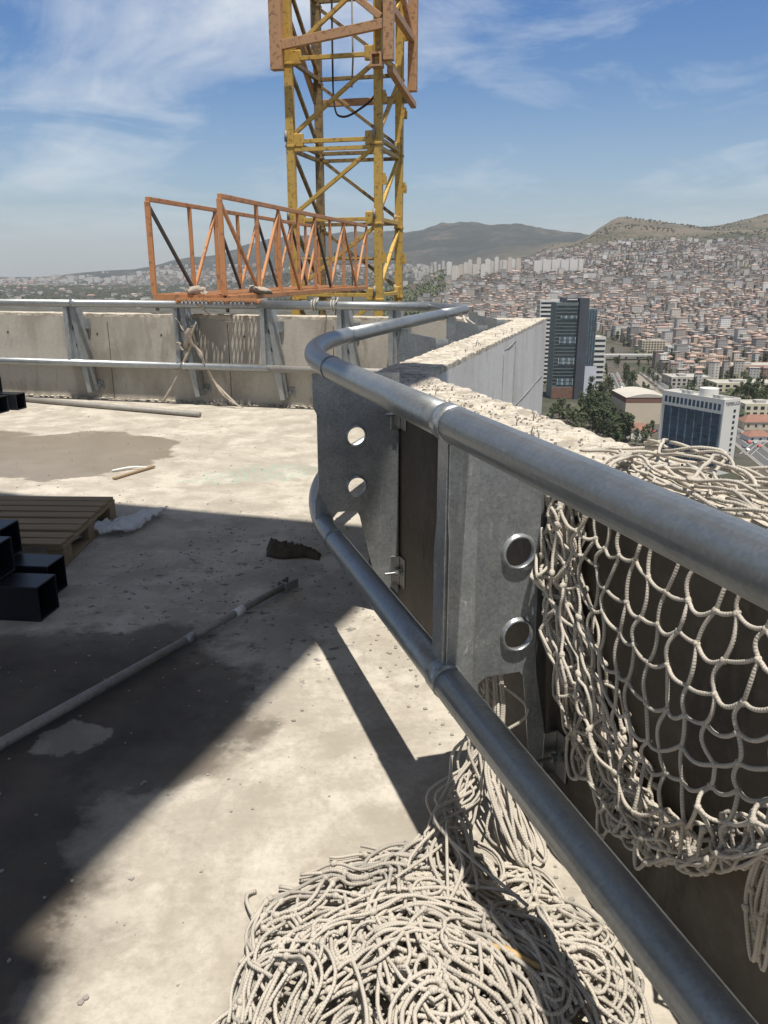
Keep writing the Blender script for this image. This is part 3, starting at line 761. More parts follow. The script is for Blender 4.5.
mb=MB(); p0=A+ex*1.1+ey*.7; mb.tube([zz(p0,zt-.2),zz(p0+ex*.03,zB-.1),zz(p0,zB-.6)],.02,6)
o=mb.build('hoist_hose',M['old_steel'],smooth=True); tag(o,'straight grey hose hanging in the middle of the crane mast','hose')

# ================================================================== ORANGE TRUSS GANGWAY
TZ=1.205; TH_=1.075
fA=Vector((-1.785,9.28,0)); fB=Vector((-.32,15.4,0)); bA=Vector((-2.68,9.68,0)); bB=Vector((-1.22,15.75,0))
tr=empty('truss_gangway',zz(fA,TZ),'orange steel truss gangway laid over the far parapet towards the crane','gangway')
def pt(a,b_,f): return a.lerp(b_,f)
fr_=[0,.165]+[.165+(1-.165)*k/7 for k in range(1,8)]
for a,b_ in ((fA,fB),(bA,bB)):
    mb=MB(); mb.bar(zz(a,TZ+TH_),zz(b_,TZ+TH_),.05); mb.build('top_chord',M['truss_orange'],tr,bevel=.004)
    mb=MB(); mb.bar(zz(a,TZ),zz(b_,TZ),.055,.06); mb.build('bottom_chord',M['truss_orange'],tr,bevel=.004)
    for i,f in enumerate(fr_):
        mb=MB(); q=pt(a,b_,f); wd=.058 if i==0 else .046
        mb.bar(zz(q,TZ+.031),zz(q,TZ+TH_-.026),wd,wd,up=(1,0,0)); mb.build('truss_post',M['truss_orange'],tr,bevel=.004)
    for i in range(len(fr_)-1):
        q0,q1=pt(a,b_,fr_[i]),pt(a,b_,fr_[i+1]); mb=MB()
        o_=.02
        if i%2==0: mb.bar(zz(q0,TZ+TH_-.05)-ex*.0,zz(q1,TZ+.05),.034); mt='dark_bar' if (i%4==0 or a is bA) and not (i==0 and a is fA) else 'truss_orange'
        else: mb.bar(zz(q0,TZ+.05),zz(q1,TZ+TH_-.05),.034); mt='truss_orange'
        mb.build('truss_diagonal',M[mt],tr)
mb=MB(); mb.bar(zz(fA,TZ-.0),zz(bA,TZ-.0),.06,.07); mb.build('end_beam',M['truss_orange'],tr)
mb=MB(); mb.bar(zz(fB,TZ),zz(bB,TZ),.05,.06); mb.build('end_beam',M['truss_orange'],tr)
for f in fr_[1:-1]:
    mb=MB(); mb.bar(zz(pt(fA,fB,f),TZ-.002),zz(pt(bA,bB,f),TZ-.002),.04,.04); mb.build('deck_joist',M['truss_orange'],tr)
mb=MB(); # expanded metal deck: diamond lattice of real strands
Ld=(fB-fA).length; st=.075
def dk(u_,v_): 
    p=fA.lerp(fB,u_/Ld); q=bA.lerp(bB,u_/Ld); r_=p.lerp(q,v_/.95); return zz(r_,TZ+.036)
k=-.95*.6
import itertools
slope=.55
s0=-.95*slope
while s0<Ld:
    for sg in (1,-1):
        u0=s0; u1=s0+.95*slope; v0,v1=(0,.95) if sg==1 else (.95,0)
        # clip
        if u0<0: v0=v0+(v1-v0)*(0-u0)/(u1-u0); u0=0
        if u1>Ld: v1=v0+(v1-v0)*(Ld-u0)/(u1-u0); u1=Ld
        if u1-u0>.02: mb.bar(dk(u0,v0),dk(u1,v1),.02,.008)
    s0+=st
tag(mb.build('mesh_deck',M['truss_orange'],tr),'rusty expanded-metal deck')
mb=MB(); x0_,x1_=-2.30,-1.38  # mesh panel added inside the parapet to cast a diamond shadow
def ap(x,q): y=F0.y+fk*(x-F0.x)-q; return Vector((x,y,TZ-.005))
s0=x0_-.30
while s0<x1_+.30:
    for sg in (1,-1):
        xa,xb=(s0,s0+.20) if sg==1 else (s0+.20,s0); pa_,pb_=0.0,.30
        pts_=[]
        for k in range(9):
            f_=k/8; x=xa+(xb-xa)*f_; 
            if x0_<=x<=x1_: pts_.append(ap(x,pa_+(pb_-pa_)*f_))
        if len(pts_)>1: mb.bar(pts_[0],pts_[-1],.013,.006)
    s0+=.048
mb.build('shadow_mesh',M['truss_orange'],tr)
for xa,xb,w in ((x0_,x0_,.05),(x1_,x1_,.05),(-2.0,-1.9,.035),(-1.72,-1.72,.035),(-1.55,-1.48,.03)):
    mb=MB(); mb.bar(ap(xa,-.02)+Vector((0,0,-.02)),ap(xb,.31)+Vector((0,0,-.02)),w,.03); mb.build('shadow_mesh_bar',M['truss_orange'],tr)
mb=MB(); mb.bar(ap(x0_,.305),ap(x1_,.305),.03,.03); mb.build('shadow_mesh_bar',M['truss_orange'],tr)
for p,s_ in ((fA,'a'),(bA,'b')):          # hook straps over the rail
    mb=MB(); q=p+ex*.03; mb.box((q.x,q.y-.02,TZ-.09),(.04,.012,.12)); mb.build('hook_strap',M['dark_bar'],tr)

# ================================================================== ROPES
rr=random.Random(21)
def build_strands(name,strands,mat,parent=None,r=RR,n=6):
    mb=MB()
    for s in strands:
        k0=rr.uniform(.85,1.1); mb.tube(s,[r*k0*(1+.10*mnoise.noise(p*60)) for p in s],n)
        if name in('upper_ropes','net_bundle'):
            for q in range(rr.randint(3,9),len(s)-3,rr.randint(9,16)):
                t_=(s[q+1]-s[q-1])
                if t_.length<1e-5: continue
                t_=(t_.normalized()+Vector((rr.gauss(0,.5),rr.gauss(0,.5),rr.gauss(0,.3)))).normalized()*r*2.2; mb.tube([s[q]-t_,s[q]-t_*.4,s[q]+t_*.4,s[q]+t_],[r*.9,r*1.75,r*1.75,r*.9],6)
    return mb.build(name,mat,parent,smooth=True)
# --- hanging net: hammock from wall top
dA=Vector((.3,-.954,0)); WI=R0+n1*INN+Vector((0,0,0)); WI=WI+dA*.045   # origin on inner face, by bracket
def wp(s,p,z): v=WI+dA*s-n1*p; return Vector((v.x,v.y,z))
Wd=1.62
def topz(a): return 1.03
def bot(a):                                     # bottom hem of the hammock
    s=Wd*(a**.9*.98)+.03; s=s*.92; x=(s-.56)/(.56 if s<.56 else .72)
    sag=max(0,1-abs(x)**(3.4 if s<.56 else 1.45))
    return s, 1.0-.76*sag
def surf(a,b):
    s0=.01+Wd*a; s1,z1=bot(a); 
    z0=topz(a)
    s=s0*(1-b)+s1*b; z=z0*(1-b)+z1*b
    s+=-.06*math.sin(math.pi*b)*(1-a)
    p=.018+.05*math.sin(math.pi*b)*math.sin(math.pi*min(1,a*1.1))+.02*b
    return s,p,z
rows=[.0,.10,.21,.32,.43,.54,.65,.75,.83,.89,.94,1.0]
cols=[.012,.03,.05,.072,.098,.127,.16,.197,.236,.278,.322,.366,.41,.455,.50,.547,.60,.655,.71,.77,.83,.89,.95]
knots={}
for i,a in enumerate(cols):
    for j,b_ in enumerate(rows):
        aa=a+rr.uniform(-.011,.011); bb=min(1,max(0,b_+rr.uniform(-.024,.024)))
        s,p,z=surf(aa,bb)
        if b_>.8: p+=rr.uniform(0,.05); z+=rr.uniform(-.03,.03)
        if a<.1: p+=rr.uniform(0,.05); s+=rr.uniform(-.03,.045)
        knots[i,j]=wp(s,p+.006,z)
strands=[]
def seg(A_,B_,bow,down):
    d=B_-A_; Ln=d.length; mid=[]
    for t in (0,.25,.5,.75,1):
        q=A_.lerp(B_,t); w=math.sin(math.pi*t)
        mid.append(q+bow*w+Vector((0,0,-down*w*Ln)))
    return mid
for i in range(len(cols)):
    path=[]
    for j in range(len(rows)-1):
        A_,B_=knots[i,j],knots[i,j+1]; bow=dA*((1 if (i+j)%2 else -1)*rr.uniform(.004,.016)*(1 if (B_-A_).length>.05 else .4))-n1*rr.uniform(0,.008)
        sg_=seg(A_,B_,bow,0); path+=sg_[:-1]
    path.append(knots[i,len(rows)-1]); strands.append(smooth_path(path,2))
for j in range(1,len(rows)):
    path=[]
    for i in range(len(cols)-1):
        A_,B_=knots[i,j],knots[i+1,j]; path+=seg(A_,B_,-n1*rr.uniform(0,.008),rr.uniform(.02,.24))[:-1]
    path.append(knots[len(cols)-1,j]); strands.append(smooth_path(path,2))
# knots at crossings
hn=empty('safety_net',wp(.5,0,1.0),'beige rope safety net hanging in a swag from the near parapet top behind the rail','safety net','rope safety nets')
mb=MB()
for s_ in strands: mb.tube(s_,RR,6)
for (i,j),q in knots.items():
    if cols[i]<.08 and rows[j]>.8: continue
    t=Vector((rr.uniform(-1,1),rr.uniform(-1,1),rr.uniform(-1,1))).normalized()*.008
    mb.tube([q-t,q,q+t],[.004,.0085,.004],6)
mb.build('net_mesh',M['rope'],hn,smooth=True)
# gathered bundle following the left edge and the hem
bund=[]
for k in range(52):
    off=rr.gauss(0,.022); offp=abs(rr.gauss(.02,.025)); ph=rr.uniform(0,6.28); path=[]; a0=rr.uniform(-.0,.03)
    st_=rr.uniform(0,.25) if rr.random()<.3 else 0; en=rr.uniform(.55,1.0); inw=rr.uniform(0,.17) if k%2 else rr.uniform(0,.03)
    n_=46
    for q in range(n_+1):
        t=st_+(en-st_)*q/n_
        # parameter along left edge then hem: centre line
        ctr=[(.03,1.0),(.03,.85),(.04,.70),(.07,.56),(.14,.44),(.24,.35),(.36,.29),(.47,.26),(.58,.265),(.68,.33),(.78,.43),(.9,.55),(1.1,.72),(1.4,.9)]
        f=t*(len(ctr)-1); i0=min(int(f),len(ctr)-2); ff=f-i0
        s=ctr[i0][0]*(1-ff)+ctr[i0+1][0]*ff; z=ctr[i0][1]*(1-ff)+ctr[i0+1][1]*ff
        spread=1.0+.7*math.sin(math.pi*min(1,t*1.4)); wob=.016*math.sin(t*38+ph)+.012*math.sin(t*83+ph*2.1)
        s+=(off*spread+wob)*.9+.02*min(1,t*3); z+=(off*spread*.8+wob)*(.9 if t>.3 else .25)+.01*math.sin(t*60+ph)
        g_i=inw*math.sin(math.pi*min(1,max(0,t*1.5)))**.8; s+=g_i*.75; z+=g_i*.45; path.append(wp(s,.02+offp+.010*math.sin(t*50+ph*1.7),z))
    bund.append(smooth_path(path,2))
# loose loops dropping from the hem
for k in range(26):
    t=rr.uniform(.12,.8); s=.1+t*1.0; z=bot((s-.03)/Wd/.9)[1]+.05; ln=rr.uniform(.05,.13); wd=rr.uniform(.02,.05)
    p=rr.uniform(.02,.08); bund.append(smooth_path([wp(s,.03,z-.02),wp(s-wd,p,z-.01),wp(s-wd*1.1,p+.01,z-ln*.6),wp(s-wd*.3,p+.015,z-ln),wp(s+wd*.7,p+.01,z-ln*.75),wp(s+wd,p,z-.01),wp(s,.03,z-.02)],5))
for k in range(9):
    s=.86+rr.uniform(-.03,.05); z=.42; p=rr.uniform(.03,.08); bund.append(smooth_path([wp(s,p,z+.1),wp(s-.02,p,z-.03),wp(s+rr.uniform(-.02,.02),p,z-.12),wp(s+.02,p,z-rr.uniform(.12,.17)),wp(s+.03,p+.01,z-.05),wp(s+.02,p,z+.06)],5))
build_strands('net_bundle',bund,M['rope'],hn)
# part draped on the wall top
drp=[]
for k in range(46):
    s=rr.uniform(-.10,1.4); p=-rr.uniform(.0,.25); path=[]; ln=rr.uniform(.35,1.0); ang=rr.gauss(0,.25); n_=int(ln/.022); lay=rr.uniform(0,.05); ph=rr.uniform(0,6)
    for q in range(n_):
        ang+=rr.gauss(0,.22)-ang*.08
        s+=.022*math.cos(ang); p+=.022*math.sin(ang)
        if p<-.28: p=-.28; ang=abs(ang)
        if p>.0: p=0; ang=-abs(ang)
        if s<-.12: break
        edge=.3+.7*min(1,max(0,(s+.12)/.3))
        path.append(wp(s,p,WT+.012+lay*edge+.012*math.sin(q*.5+ph)*edge))
    if len(path)>5: drp.append(path)
for k in range(7):                          # strands crossing over the inner edge
    s=rr.uniform(.02,1.3); drp.append(smooth_path([wp(s-.1,-.18,WT+.02),wp(s-.04,-.06,WT+.035),wp(s,.012,WT+.02),wp(s+.02,.02,WT-.08)],6))
build_strands('net_drape',drp,M['rope'],hn)

# --- net pile on the floor
def mound(x,y):
    cx,cy=.10,1.28; dx,dy=(x-cx),(y-cy)
    r=math.sqrt((dx/.45)**2+(dy/.46)**2)
    a=math.atan2(dy,dx); r/= (1+.14*math.sin(3*a+1)+.08*math.sin(5*a))
    h=.135*max(0,1-r**2)**.85
    # ridge leading to the tail
    rx,ry=.17,1.78; h2=.07*math.exp(-(((x-rx)/.10)**2+((y-ry)/.20)**2))
    return max(h,h2)+.018*mnoise.noise(Vector((x*9,y*9,0)))
pn=empty('safety_net',(.1,1.3,0),'large tangled heap of grey-beige rope netting on the floor below the rail','safety net','rope safety nets')
top_s=[];low_s=[]
def wander(x,y,ang,n,lay,curl,layamp=.012,seedp=0,bias=0):
    path=[]; w=0
    for q in range(n):
        w+=rr.gauss(0,curl); w*=.86; ang+=w+bias
        cx,cy=.11,1.32; dx,dy=cx-x,cy-y; dist=math.hypot(dx/.44,dy/.50)
        if dist>.80:
            want=math.atan2(dy,dx); da=(want-ang+math.pi)%(2*math.pi)-math.pi; ang+=da*.16*(dist-.5)
        x+=.019*math.cos(ang); y+=.019*math.sin(ang)
        z=max(.007,mound(x,y)*lay+.008+layamp*math.sin(q*.33+seedp)+.35*layamp*math.sin(q*.9+2*seedp))
        if math.hypot((x-.10)/.45,(y-1.30)/.52)>1.0: break
        path.append(Vector((x,y,z)))
    while len(path)<3: path.append(Vector((.1,1.3,.02+.01*len(path))))
    return path
for k in range(92):                          # bunches of 2-4 parallel strands
    x=.1+rr.gauss(0,.22); y=1.3+rr.gauss(0,.25); ang=rr.uniform(0,6.28); lay=rr.uniform(.35,1.06); n=rr.randint(26,70)
    base=wander(x,y,ang,n,lay,.10,.012,rr.uniform(0,6),rr.uniform(-.03,.03))
    for m_ in range(rr.randint(1,4)):
        o1=rr.uniform(-.03,.03); o2=rr.uniform(-.004,.016); ph=rr.uniform(0,6); path=[]
        for q in range(len(base)):
            t=base[min(q+1,len(base)-1)]-base[max(q-1,0)]; sd=Vector((-t.y,t.x,0)); sd=sd.normalized() if sd.length>1e-6 else sd
            p=base[q]+sd*(o1+.007*math.sin(q*.28+ph)); p.z=max(.007,p.z+o2); path.append(p)
        (top_s if lay>.6 else low_s).append(path)
for k in range(60):                           # single meandering loops with tight curls
    x=.1+rr.gauss(0,.2); y=1.3+rr.gauss(0,.22); top_s.append(wander(x,y,rr.uniform(0,6.28),rr.randint(18,50),rr.uniform(.8,1.12),.26,.010,rr.uniform(0,6),rr.uniform(-.08,.08)))
for k in range(26):                           # loops lying out on the floor round the edge
    a=rr.uniform(0,6.28); x=.10+.40*math.cos(a); y=1.30+.45*math.sin(a); r0=rr.uniform(.03,.07); e_=rr.uniform(1,2.2); ro=rr.uniform(0,3.14)
    path=[]
    for q in range(16):
        t=q/15*5.6; lx=r0*e_*math.cos(t)*(1+.1*math.sin(3*t)); ly=r0*math.sin(t)
        path.append(Vector((x+lx*math.cos(ro)-ly*math.sin(ro),y+lx*math.sin(ro)+ly*math.cos(ro),.008+.012*abs(math.sin(t*1.5)))))
    top_s.append(smooth_path(path,2))
build_strands('upper_ropes',top_s,M['rope'],pn); build_strands('inner_ropes',low_s,M['rope_grey'],pn)
# taut strands sweeping over the crown
arcs=[]
for k in range(16):
    a0=rr.uniform(1.6,3.3); a1=a0-rr.uniform(1.2,2.4); rad=rr.uniform(.16,.36); path=[]
    for q in range(22):
        t=q/21; a=a0+(a1-a0)*t; x=.08+rad*math.cos(a)*1.1; y=1.18+rad*math.sin(a); path.append(Vector((x,y,mound(x,y)+.014+.01*math.sin(q*.6+k))))
    arcs.append(smooth_path(path,2))
for k in range(10):
    x0=rr.uniform(-.15,.35); arcs.append(smooth_path([Vector((x0+(.02*rr.gauss(0,1)+.08)*t,1.55-.55*t,mound(x0+.08*t,1.55-.55*t)+.016)) for t in [i/8 for i in range(9)]],3))
build_strands('crown_ropes',arcs,M['rope'],pn)
# tail through the bracket opening
tail=[]
for k in range(18):
    j=lambda s_: rr.gauss(0,s_)
    b0=R0+n1*(.18+j(.035))+d1*(.05+abs(j(.03))); 
    pts=[zz(R0+n1*(.20+j(.03))+d1*(.08+j(.03)),.40+j(.02)),zz(b0,.41+j(.015)),zz(R0+n1*(.18+j(.04))+d1*(.01+j(.03)),.30+j(.02)),zz(R0+n1*(.12+j(.03))-d1*.04,.17+j(.02)),zz(R0+n1*(.05+j(.035))-d1*(.10+j(.02)),.07+abs(j(.03))),
         Vector((.17+j(.035),1.80+j(.02),.06+abs(j(.03)))),Vector((.15+j(.06),1.64+j(.04),.07+abs(j(.03)))),Vector((.12+j(.09),1.50+j(.05),mound(.12,1.5)+.01))]
    for i_ in range(1,5): pts[i_]+=Vector((j(.008),j(.008),0))
    tail.append(smooth_path(pts,6))
for k in range(11):                          # hank hanging down outside the lower rail
    j=lambda s_: rr.gauss(0,s_)
    a_=R0+n1*(.17+j(.02))-d1*.02; b_=R0+n1*(.14+j(.02))-d1*(.12+j(.015)); c_=R0+n1*(.12+j(.025))-d1*(.26+j(.03))
    tail.append(smooth_path([zz(a_,.42),zz(a_-d1*.03,.28),zz(b_,.17+j(.02)),zz(c_,.05+abs(j(.02))),zz(c_+n1*.03-d1*.02,.02),zz(c_+n1*.04+d1*.03,.06),zz(b_+n1*.02,.16)],6))
build_strands('net_tail',tail,M['rope'],pn)
mb=MB(); mb.tube(smooth_path([Vector((.20,1.36,mound(.20,1.36)+.01)),Vector((.25,1.33,mound(.25,1.33)+.025)),Vector((.30,1.30,mound(.3,1.3)+.022)),Vector((.345,1.29,mound(.34,1.29)+.012))],5),.0075,8)
o=mb.build('plastic_hose',M['hose'],smooth=True); tag(o,'short yellow-brown plastic tube tucked in the rope heap','hose')

# ================================================================== THINGS ON THE SLAB
# prop pole
def PG(u,v,z=0.0): x,y=atz(u,v,z); return Vector((x,y,z))
pa=PG(-60,787); pb=PG(284,592); pa.z=.03; pb.z=.03
pole=empty('steel_prop_pole',pa,'long grey steel prop pole lying across the shaded slab, forked end up right','prop pole')
mb=MB(); mb.tube([pa,pa.lerp(pb,.62)],.0195,16); mb.build('outer_tube',M['old_steel'],pole,smooth=True)
mb=MB(); mb.tube([pa.lerp(pb,.62),pb],.0165,14); mb.build('inner_tube',M['old_steel'],pole,smooth=True)
mb=MB(); q=pa.lerp(pb,.62); dd=(pb-pa).normalized(); mb.tube([q-dd*.02,q+dd*.03],.0215,16); mb.build('screw_collar',M['galv'],pole,smooth=True)
mb=MB(); mb.tube([pa.lerp(pb,.80)-dd*.02,pa.lerp(pb,.80)+dd*.04],.0195,12); mb.build('tape_band',M['paint_white'],pole,smooth=True)
mb=MB(); sd=Vector((-dd.y,dd.x,0))
mb.bar(pb-dd*.02-sd*.022,pb+dd*.075-sd*.030,.01,.045); mb.bar(pb-dd*.02+sd*.022,pb+dd*.075+sd*.030,.01,.045); mb.bar(pb-sd*.03,pb+sd*.03,.012,.045)
mb.build('fork_head',M['old_steel'],pole,bevel=.002)
# pipe on floor by far wall
a_=PG(-40,396); b_=PG(200,417.5); a_.z=b_.z=.032
mb=MB(); mb.tube([a_,a_.lerp(b_,.5),b_],.03,14); o=mb.build('steel_pipe',M['old_steel'],smooth=True); tag(o,'thin grey steel pipe lying on the sunlit slab below the far parapet','pipe')
# pallet
pl_r=Vector((-1.84,4.48,0)); ang=math.atan2(-.27,1)
pal=empty('wooden_pallet',(-2.2,4.4,0),'weathered wooden pallet lying on the slab at the left edge','pallet')
pdx=Vector((.998,-.05,0)).normalized(); pdy=Vector((.0,1,0))
# corners from the photo: near right (-1.84,4.33) far right (-1.80,5.2)
c0=Vector((-1.69,3.96,0)); pdx=Vector((-1,.03,0)).normalized(); pdy=Vector((-.03,1,0)).normalized()
for k in range(8):
    q=c0+pdy*(k*.118+.045); mb=MB(); z=.125+random.uniform(-.002,.002); wv_=random.uniform(-.012,.012)
    mb.bar(zz(q+pdy*wv_,z),zz(q+pdx*1.2+pdy*random.uniform(-.01,.01),z),.088,.018); mb.build('deck_board',M['wood'],pal,bevel=.003)
for k in range(3):
    q=c0+pdx*(.035+k*.54); mb=MB(); mb.bar(zz(q,.105),zz(q+pdy*.92,.105),.09,.02); mb.build('stringer_board',M['wood'],pal,bevel=.003)
    for j in range(3):
        qq=q+pdy*(.06+j*.40); mb=MB(); mb.box((qq.x,qq.y,.056),(.09,.11,.077),0); mb.build('pallet_block',M['wood'],pal,bevel=.004)
for k in (0,1,2):
    q=c0+pdx*(.035+k*.54); mb=MB(); mb.bar(zz(q,.009),zz(q+pdy*.92,.009),.09,.016); mb.build('bottom_board',M['wood'],pal,bevel=.003)
# black square tubes
def sq_tube(name,c,axis,Ln,wd,label,group,hgt=None,th=.008):
    """hollow square section whose open end is at c, running along -axis"""
    h=hgt or wd; ax=axis.normalized(); sd=Vector((-ax.y,ax.x,0)); r=empty(name,c,label,'steel tube',group)
    mb=MB(); e0=c; e1=c-ax*Ln
    out=[(-wd/2,0),(wd/2,0),(wd/2,h),(-wd/2,h)]; inn=[(-wd/2+th,th),(wd/2-th,th),(wd/2-th,h-th),(-wd/2+th,h-th)]
    vs=[]
    for e_ in (e0,e1):
        for ring in (out,inn):
            for a,b in ring: vs.append(e_+sd*a+Vector((0,0,b)))
    fs=[]
    for i in range(4):
        j=(i+1)%4
        fs+=[(i,j,8+j,8+i),(4+j,4+i,12+i,12+j),(i,4+i,4+j,j),(8+i,8+j,12+j,12+i)]
    mb.add(vs,fs); mb.build('tube_wall',M['black_steel'],r,bevel=.004)
    return r
ta=Vector((1,-.10,0)); gp='black square steel tubes stacked at the left edge'
sq_tube('square_steel_tube',Vector((-1.52,3.36,.0)),ta,2.4,.17,'lowest nearest black square tube of the stack by the pallet',gp,.165)
sq_tube('square_steel_tube',Vector((-1.58,3.62,.0)),ta,2.4,.17,'black square tube lying on the slab just behind the nearest one',gp,.165)
sq_tube('square_steel_tube',Vector((-1.72,3.40,.169)),ta,2.0,.17,'shorter black square tube resting on top of the nearest one',gp,.165)
sq_tube('square_steel_tube',Vector((-1.80,3.66,.169)),ta,2.2,.17,'topmost black square tube, its open end facing the pallet corner',gp,.165)
gp='black square steel tubes stacked near the far parapet'
tb=Vector((1,-.2,0))
sq_tube('square_steel_tube',Vector((-4.10,9.02,.0)),tb,2.4,.17,'lower right black tube of the small stack near the far parapet',gp,.18)
sq_tube('square_steel_tube',Vector((-4.20,8.80,.0)),tb,2.4,.17,'lower front black tube of the small stack near the far parapet',gp,.18)
sq_tube('square_steel_tube',Vector((-4.33,8.98,.184)),tb,2.4,.17,'black tube lying on top of the small stack near the far parapet',gp,.18)
# plastic film
def sheet(name,outline_fn,nu,nv,mat,label,cat,thick=.0012):
    mb=MB(); vs=[outline_fn(i/nu,j/nv) for j in range(nv+1) for i in range(nu+1)]
    fs=[(j*(nu+1)+i,j*(nu+1)+i+1,(j+1)*(nu+1)+i+1,(j+1)*(nu+1)+i) for j in range(nv) for i in range(nu)]
    mb.add(vs,fs); o=mb.build(name,mat,smooth=True); s_=o.modifiers.new('s','SOLIDIFY'); s_.thickness=thick
    return tag(o,label,cat)
A0,A1,A2=PG(72,545),PG(118,560),PG(157,524)
def film(u,v):
    a=PG(62,545); b=PG(158,520); c=a.lerp(b,u)
    wd=(.05+.16*(.36-u)/.36) if u<.36 else (.05+.26*math.sin(min(1,(u-.36)/.64)*2.4)**.9)
    y=(v-.5)*wd*(1+.3*math.sin(u*9)); x=.10*(v-.5)*(u-.2)
    z=.010+.030*abs(math.sin(v*11+u*6))*(.4+wd*3)+.05*abs(mnoise.noise(Vector((u*5,v*4,1))))+.03*abs(mnoise.noise(Vector((u*13,v*9,8))))
    if .28<u<.44: z+=.03
    return Vector((c.x+x+.02*mnoise.noise(Vector((u*3,v*2.5,2))),c.y+y*1.25-.05*u,max(.003,z)))
sheet('plastic_sheet',film,44,30,M['film'],'crumpled translucent plastic sheet on the shaded slab beside the pallet','plastic sheet')
# rag
def rag(u,v):
    c=Vector((-.50,4.16,0)); x=(u-.5)*.30; y=(v-.5)*.13; n=mnoise.noise(Vector((u*5,v*5,3)))
    env=math.sin(math.pi*u)**.5*math.sin(math.pi*v)**.5
    n2=mnoise.noise(Vector((u*13,v*11,7))); z=.004+env*(.03+.05*abs(n)+.035*abs(n2)+.015*abs(math.sin(u*23+v*9)))+(.06*max(0,1-abs(u-.12)*8))*env
    return Vector((c.x+x+.02*n,c.y+y*(1+.4*math.sin(u*6))-x*.25,z))
sheet('cloth_rag',rag,34,18,M['rag'],'crumpled dark brown rag on the shaded slab beside the corner bracket','rag',.004)
# tattered straps tied at far rail
def ribbon(pts,wd,mat,parent,name,seed):
    P=smooth_path(pts,6); mb=MB(); vs=[];fs=[]
    for i,p in enumerate(P):
        a=i*.18+seed+mnoise.noise(Vector((i*.3,seed,0)))*1.4; w=wd*(.6+.5*abs(mnoise.noise(Vector((i*.21,seed,4)))))
        dv=fd*math.cos(a)*w/2+fn*math.sin(a)*w/2*.4; vs+=[p-dv,p+dv]
    for i in range(len(P)-1): fs.append((2*i,2*i+1,2*i+3,2*i+2))
    mb.add(vs,fs); o=mb.build(name,mat,parent,smooth=True); s_=o.modifiers.new('s','SOLIDIFY'); s_.thickness=.003; return o
def fp(u,v,q):     # a point in front of far wall, q metres from inner face
    best=F0-fn*q; x,y,w=ray(u,v); nn=fn; t=(best.dot(nn)-0)/(x*nn.x+y*nn.y); return Vector((x*t,y*t,H+w*t))
st=empty('torn_strap',fp(190,330,.22),'torn beige webbing straps knotted on the far rail below the truss','strap')
ribbon([fp(176,318,.26),fp(184,332,.25),fp(190,345,.22),fp(182,366,.23),fp(173,384,.22),fp(163,402,.2)],.07,M['strap'],st,'strap_end',1)
ribbon([fp(196,322,.27),fp(190,340,.25),fp(200,352,.22),fp(206,366,.24),fp(216,384,.2),fp(236,404,.25)],.075,M['strap'],st,'strap_end',2)
ribbon([fp(192,330,.26),fp(197,350,.2),fp(210,375,.2),fp(224,396,.26),fp(243,408,.3)],.05,M['strap'],st,'strap_end',3)
ribbon([fp(178,342,.25),fp(184,350,.22),fp(188,332,.26),fp(193,326,.25)],.12,M['strap'],st,'strap_knot',4)
ribbon([fp(197,303,.25),fp(212,316,.25),fp(232,322,.26),fp(256,318,.25)],.06,M['strap'],st,'strap_end',5)
cl=empty('cloth_bundle',zz(fA,TZ),'dirty beige cloths bundled on the floor of the orange truss','cloth')
for (c_,s_) in ((fA.lerp(fB,.15),3),(bA+ex*.55,4)):
    def f_(i,j,c_=c_,s_=s_):
        a=i*2*math.pi; el=(j-.5)*math.pi; r=.11*(1+.9*mnoise.noise(Vector((math.cos(a)*1.5,math.sin(a)*1.5,j*3+s_))))
        return Vector((c_.x+r*1.2*math.cos(a)*math.cos(el),c_.y+r*math.sin(a)*math.cos(el),TZ+.07+r*.4*math.sin(el)+.06*mnoise.noise(Vector((i*14,j*9,s_)))))
    mb=MB(); vs=[f_(i/16,j/8) for j in range(9) for i in range(16)]; fs=[(j*16+i,j*16+(i+1)%16,(j+1)*16+(i+1)%16,(j+1)*16+i) for j in range(8) for i in range(16)]
    mb.add(vs,fs); mb.build('folded_cloth',M['strap'],cl,smooth=True)
# thin ropes tied at rail
tr1=empty('tie_rope',zz(R1+d2*1.9,ZU),'thin cream tie ropes knotted to the rail near the far corner bend','tie rope')
q=R1+d2*1.55
mb=MB(); mb.tube(smooth_path([zz(q,ZU-.05),zz(q+n2*.12-d2*.25,.98),zz(q+n2*.22-d2*.55,.86)],6),.012,7); mb.build('rope_leg',M['rope'],tr1,smooth=True)
mb=MB(); mb.tube(smooth_path([zz(q,ZU-.05),zz(q+n2*.14+d2*.05,.99),zz(q+n2*.22+d2*.1,.90)],6),.012,7); mb.build('rope_leg',M['rope'],tr1,smooth=True)
for u_ in (311,331):
    q=railF+fd*sF(u_); mb=MB(); pts=[]
    for k in range(26):
        a=k*.62; pts.append(q+fd*(k*.003)+fn*((PR+.01)*math.cos(a))+Vector((0,0,ZU+(PR+.01)*math.sin(a))))
    pts.append(q+fd*.08+Vector((0,0,ZU+.08)))
    mb.tube(pts,.008,6); o=mb.build('tie_rope',M['rope'],smooth=True); tag(o,'white cord knotted round the far rail, %s of the two right of the truss'%('left' if u_==311 else 'right'),'tie rope')
mb=MB(); mb.tube(smooth_path([zz(F0+fd*sF(322)+fn*.0-fn*.03,ZU-.0)+Vector((0,0,-.05)),zz(F0+fd*(sF(322)-.03)-fn*.03,.9),zz(F0+fd*(sF(322)-.06)-fn*.03,.72)],6),.007,6)
o=mb.build('hanging_wire',M['old_steel'],smooth=True); tag(o,'brown wire hanging down the far parapet near the bend','wire')
